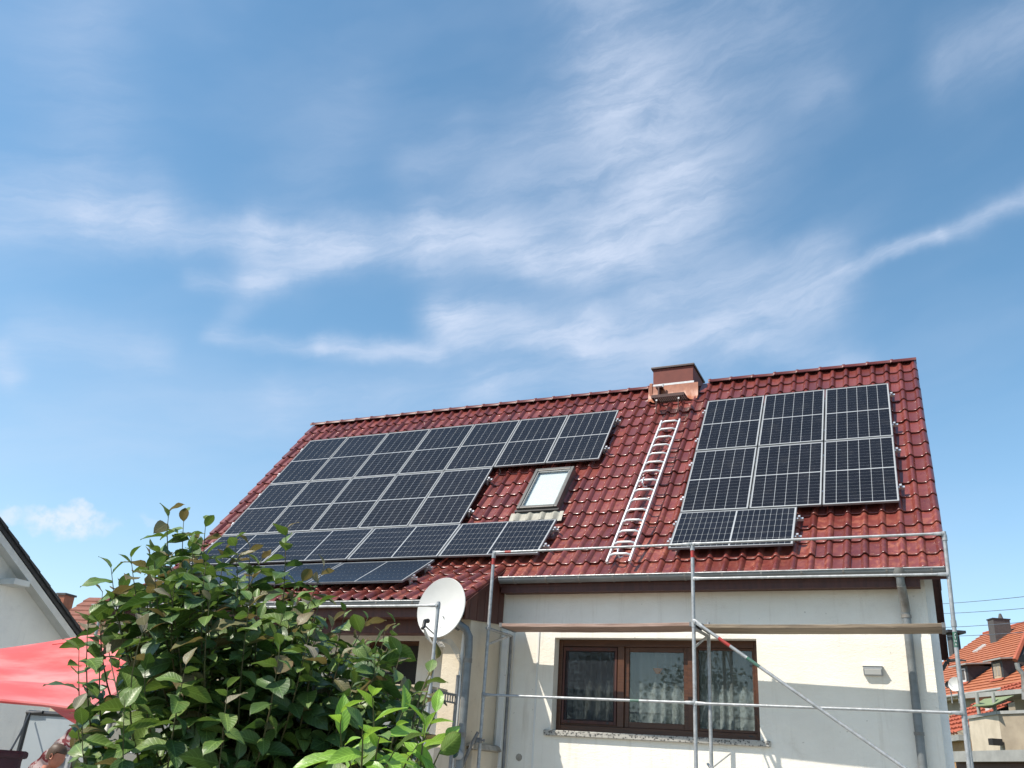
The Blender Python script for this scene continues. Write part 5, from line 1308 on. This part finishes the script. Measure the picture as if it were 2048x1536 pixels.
def leafy(root, shoots, mats, size, spacing, nsingle, r0, stem_mat, leaf_from=.25, thin=None):
    """shoots: (origin, control, tip). returns nothing; builds stems and leaves under root"""
    L = []
    for (o, c, t, young) in shoots:
        ln = (t - o).length; k = max(6, int(ln / .06)); pts = [bez(o, c, t, i / k) for i in range(k + 1)]
        MB().tube(pts, [r0 * (1 - .75 * i / k) for i in range(k + 1)], 6).build('stem', stem_mat, root, smooth=True)
        n = max(4, int(ln * (1 - leaf_from) / spacing)); ph = rnd.random() * 6.28
        for i in range(n + 1):
            tt = leaf_from + (1 - leaf_from) * (i / n); p = bez(o, c, t, tt); ax = (bez(o, c, t, min(1, tt + .02)) - bez(o, c, t, tt - .02)).normalized()
            a = ph + i * 2.4; ref = ax.cross(X if abs(ax.x) < .8 else Y).normalized(); sdv = ref * math.cos(a) + ax.cross(ref) * math.sin(a)
            tipn = (n - i)
            d = sdv + ax * (.30 + (.8 if tipn < 2 else 0)) + Z * (rnd.uniform(-.6, .12) if tipn > 1 else rnd.uniform(-.3, .2)) + Vector((rnd.gauss(0, .18), rnd.gauss(0, .18), rnd.gauss(0, .12)))
            sz = size * rnd.uniform(.55, 1.18) * (.62 if tipn < 2 else (.85 if tipn < 4 else 1))
            up = Z + Vector((rnd.gauss(0, .35), rnd.gauss(0, .35), 0)) + SUN * .25
            yv = young and tipn < 5
            mt = mats(yv, tipn)
            var = rnd.randrange(3); M = leaf_matrix(p, d, up, sz, rnd.gauss(0, .35))
            ctr = p + d.normalized() * sz * .5
            if thin and thin(ctr): continue
            L.append(((ctr - CAM).length, mt, var, M, ctr))
    def shown(q):
        v = q - CAM; f = v.dot(_f)
        return f > 0 and abs(v.dot(CR) / f) < .60 and abs(v.dot(CU) / f) < .45
    L.sort(key=lambda q: q[0] + (0 if shown(q[4]) else 100))
    for d_, mt, var, M, ctr in L[:nsingle]: place('leaf', LMESH[(mt, var)], root, Matrix.Translation(-WOFF[root.name]) @ M)
    for mt in sorted({q[1] for q in L[nsingle:]}):
        mb = MB(); mb.uv = []; mb.tone = []
        for d_, m2, var, M, ctr in L[nsingle:]:
            if m2 != mt: continue
            s_ = LEAVES[mt][var]; mb.add([M @ Vector(v) for v in s_.v], s_.f); mb.uv += s_.uv; mb.tone += [rnd.random()] * len(s_.v)
        o = mb.build('foliage', mt, root); tag(o, kind='stuff'); o.data.polygons.foreach_set('use_smooth', [True] * len(o.data.polygons))
    return L


OUT = [(120, 1560), (140, 1490), (150, 1410), (175, 1330), (200, 1215), (215, 1150), (250, 1125), (300, 1080), (330, 1035), (365, 1020), (420, 1045), (450, 1090), (500, 1095), (560, 1120), (600, 1140), (650, 1170), (680, 1215), (720, 1235), (760, 1250), (800, 1265), (830, 1320), (850, 1400), (880, 1500), (900, 1560)]
def outline(x):
    for (a, ya), (b, yb_) in zip(OUT, OUT[1:]):
        if a <= x <= b: return ya + (yb_ - ya) * (x - a) / (b - a)
    return 1560
bush = thing('shrub', 'large leafy green shrub with bronze young leaves in the left foreground', 'shrub', (0, 0, 0))
bc = atd(480, 1536, 3.15); bush.location = (bc.x, bc.y, 0); WOFF[bush.name] = bush.location.copy()
shoots = []
# shoots that make the outline, then fill
EDGE = [(338, 1022, 3.0), (368, 1030, 3.05), (412, 1040, 2.95), (300, 1095, 3.1), (262, 1115, 2.9), (222, 1135, 2.95), (205, 1185, 3.0), (240, 1165, 3.15), (178, 1228, 2.9), (205, 1252, 2.9), (158, 1300, 2.85), (150, 1420, 2.75),
        (165, 1450, 2.7), (470, 1078, 2.95), (450, 1100, 3.1), (500, 1092, 3.0), (530, 1105, 3.2), (572, 1058, 2.85), (590, 1165, 2.95), (648, 1135, 2.9), (610, 1150, 3.1), (640, 1205, 2.8), (690, 1222, 2.9), (735, 1238, 2.8), (770, 1262, 2.95), (790, 1245, 3.05),
        (800, 1310, 2.8), (830, 1385, 2.85), (372, 1330, 2.45), (455, 1375, 2.4), (250, 1400, 2.5), (560, 1290, 2.5), (620, 1260, 2.55), (420, 1200, 2.6), (340, 1180, 2.65), (500, 1200, 2.6), (290, 1250, 2.6)]
def shoot_to(px, py, D, young, ln):
    t = atd(px, py, D); axis = Vector((bc.x, bc.y, 0)); h = Vector((t.x - axis.x, t.y - axis.y, 0))
    ln = min(ln, max(.25, t.z * .8)); o = t - Z * (ln * .85) - h * .38 + Vector((rnd.gauss(0, .03), rnd.gauss(0, .03), 0))
    c = (o + t) / 2 + h * .10 - Z * .02 + Vector((rnd.gauss(0, .03), rnd.gauss(0, .03), 0))
    return (o, c, t, young)
for px, py, D in EDGE: shoots.append(shoot_to(px, py, D, True, rnd.uniform(.38, .6)))
for k in range(330):
    px = rnd.uniform(150, 850); top = outline(px) + 45
    py = top + (1640 - top) * rnd.random() ** 1.25
    sp = 1.0 if py - top > 120 else .5
    if 430 < px < 690 and py < 1200 and rnd.random() < .8: continue
    if px < 330 and 1240 < py < 1460 and rnd.random() < .93: continue
    shoots.append(shoot_to(px, py, 3.12 + rnd.uniform(-.5, .5), rnd.random() < (.7 if py - top < 130 else .22), rnd.uniform(.3, .5)))


def see_past(q):
    v = q - CAM; f = v.dot(_f); px = 1024 + FPX * v.dot(CR) / f; py = 768 - FPX * v.dot(CU) / f
    if px < 300 and 1270 < py < 1400: return rnd.random() < (.45 if px < 250 else .2)      # the open flank where the sunshade shows
    if px < 150 and py > 1400: return rnd.random() < .96
    if px < 150: return rnd.random() < .25
    return False


def bush_mats(young, tipn):
    r = rnd.random()
    if young: return 'leaf_bronze' if r < .26 else ('leaf_grey' if r < .36 and tipn < 3 else 'leaf_mid')
    return 'leaf_dark' if r < .50 else ('leaf_mid' if r < .95 else 'leaf_bronze')


leafy(bush, shoots, bush_mats, .092, .0205, 300, .0036, 'green_stem', .06, thin=see_past)
for k in range(9):
    a = 2 * math.pi * k / 9; p = Vector((bc.x, bc.y, 0)) + Vector((math.cos(a), math.sin(a), 0)) * .10; q = Vector((bc.x, bc.y, 0)) + Vector((math.cos(a) * .45, math.sin(a) * .35, 1.1 + .4 * rnd.random()))
    MB().tube([p, (p + q) / 2 + Vector((0, 0, .1)), q], [.022, .016, .009], 8).build('branch', 'bark', bush, smooth=True)

sap = thing('sapling', 'young sapling with bright yellow green pointed leaves before the downpipe', 'sapling', (0, 0, 0))
sc_ = atd(800, 1600, 2.5); sap.location = (sc_.x, sc_.y, 0); WOFF[sap.name] = sap.location.copy()
def sp_(o, t, D0, D1, y=False, bend=.03):
    a, b = atd(o[0], o[1], D0), atd(t[0], t[1], D1); return (a, (a + b) / 2 + Vector((rnd.gauss(0, bend), rnd.gauss(0, bend), .02)), b, y)
sh2 = [sp_((760, 1660), (745, 1392), 2.2, 2.05), sp_((735, 1660), (682, 1425), 2.2, 2.0), sp_((800, 1660), (872, 1425), 2.2, 2.1), sp_((785, 1670), (805, 1425), 2.2, 2.15), sp_((720, 1680), (690, 1490), 2.15, 1.95), sp_((800, 1680), (835, 1490), 2.15, 2.0), sp_((765, 1680), (760, 1470), 2.1, 1.95), sp_((830, 1680), (893, 1480), 2.15, 2.1), sp_((700, 1690), (725, 1455), 2.1, 1.9), sp_((790, 1690), (790, 1500), 2.05, 1.9), sp_((840, 1690), (850, 1450), 2.2, 2.1)]
leafy(sap, sh2, lambda y, t: 'leaf_bright' if rnd.random() < .85 else 'leaf_mid', .112, .032, 160, .004, 'green_stem', .15)
sp2 = thing('sapling', 'thin shoot with dark pointed leaves rising before the satellite dish post', 'sapling', (0, 0, 0))
c2 = atd(800, 1620, 2.65); sp2.location = (c2.x, c2.y, 0); WOFF[sp2.name] = sp2.location.copy()
leafy(sp2, [sp_((795, 1620), (872, 1318), 2.7, 2.75, True, .01), sp_((820, 1480), (860, 1345), 2.7, 2.7, True, .01)], lambda y, t: 'leaf_bronze' if (y and rnd.random() < .4) else 'leaf_mid', .095, .05, 60, .005, 'green_stem', .2)

# ------------------------------------------------------------------ trees across the garden behind the photographer (mirrored in the window panes)
def garden_tree(x, y, h, rad, lab):
    t = thing('garden_tree', lab, 'tree', (x, y, 0), 'trees across the garden')
    tr_ = MB().tube([(x, y, 0), (x + .1, y, h * .25), (x, y + .1, h * .5), (x + .1, y, h * .8)], [.2, .16, .11, .04], 10)
    tr_.build('trunk', 'bark', t, smooth=True)
    lf = MB(); lf.uv = []
    cl_ = []
    for k in range(46):
        a = rnd.random() * 6.28; zz_ = rnd.uniform(.22, 1.0); r_ = rad * math.sin(math.pi * min(.97, zz_ * .8 + .12)) * math.sqrt(rnd.random())
        c = Vector((x + r_ * math.cos(a), y + r_ * math.sin(a), h * zz_)); cl_.append(c)
        MB().tube([(x, y, max(.8, c.z * .6)), (Vector((x, y, c.z * .8)) + c) / 2, c], [.05, .03, .012], 5, cap=False).build('limb', 'bark', t)
    for c in cl_:
        for k in range(70):
            p = c + Vector((rnd.gauss(0, .42), rnd.gauss(0, .42), rnd.gauss(0, .34))); d = Vector((rnd.gauss(0, 1), rnd.gauss(0, 1), rnd.gauss(0, .6))).normalized(); M = leaf_matrix(p, d, Z + Vector((rnd.gauss(0, .5), rnd.gauss(0, .5), 0)), rnd.uniform(.16, .26), 0)
            q = [(0, 0, 0), (.32, .45, .05), (0, 1, 0), (-.32, .45, .05)]; lf.add([M @ Vector(v) for v in q], [(0, 1, 2, 3)]); lf.uv += [(.5, 0), (1, .5), (.5, 1), (0, .5)]
    tag(lf.build('crown', 'leaf_tree', t), kind='stuff')


garden_tree(-7.0, -34, 8.4, 2.8, 'tall leafy tree mirrored in the middle pane of the window')
garden_tree(-13.0, -36, 7.4, 3.0, 'broad leafy tree mirrored in the left pane of the window')
garden_tree(-1.5, -35, 6.6, 2.6, 'lower leafy tree mirrored in the right pane of the window')
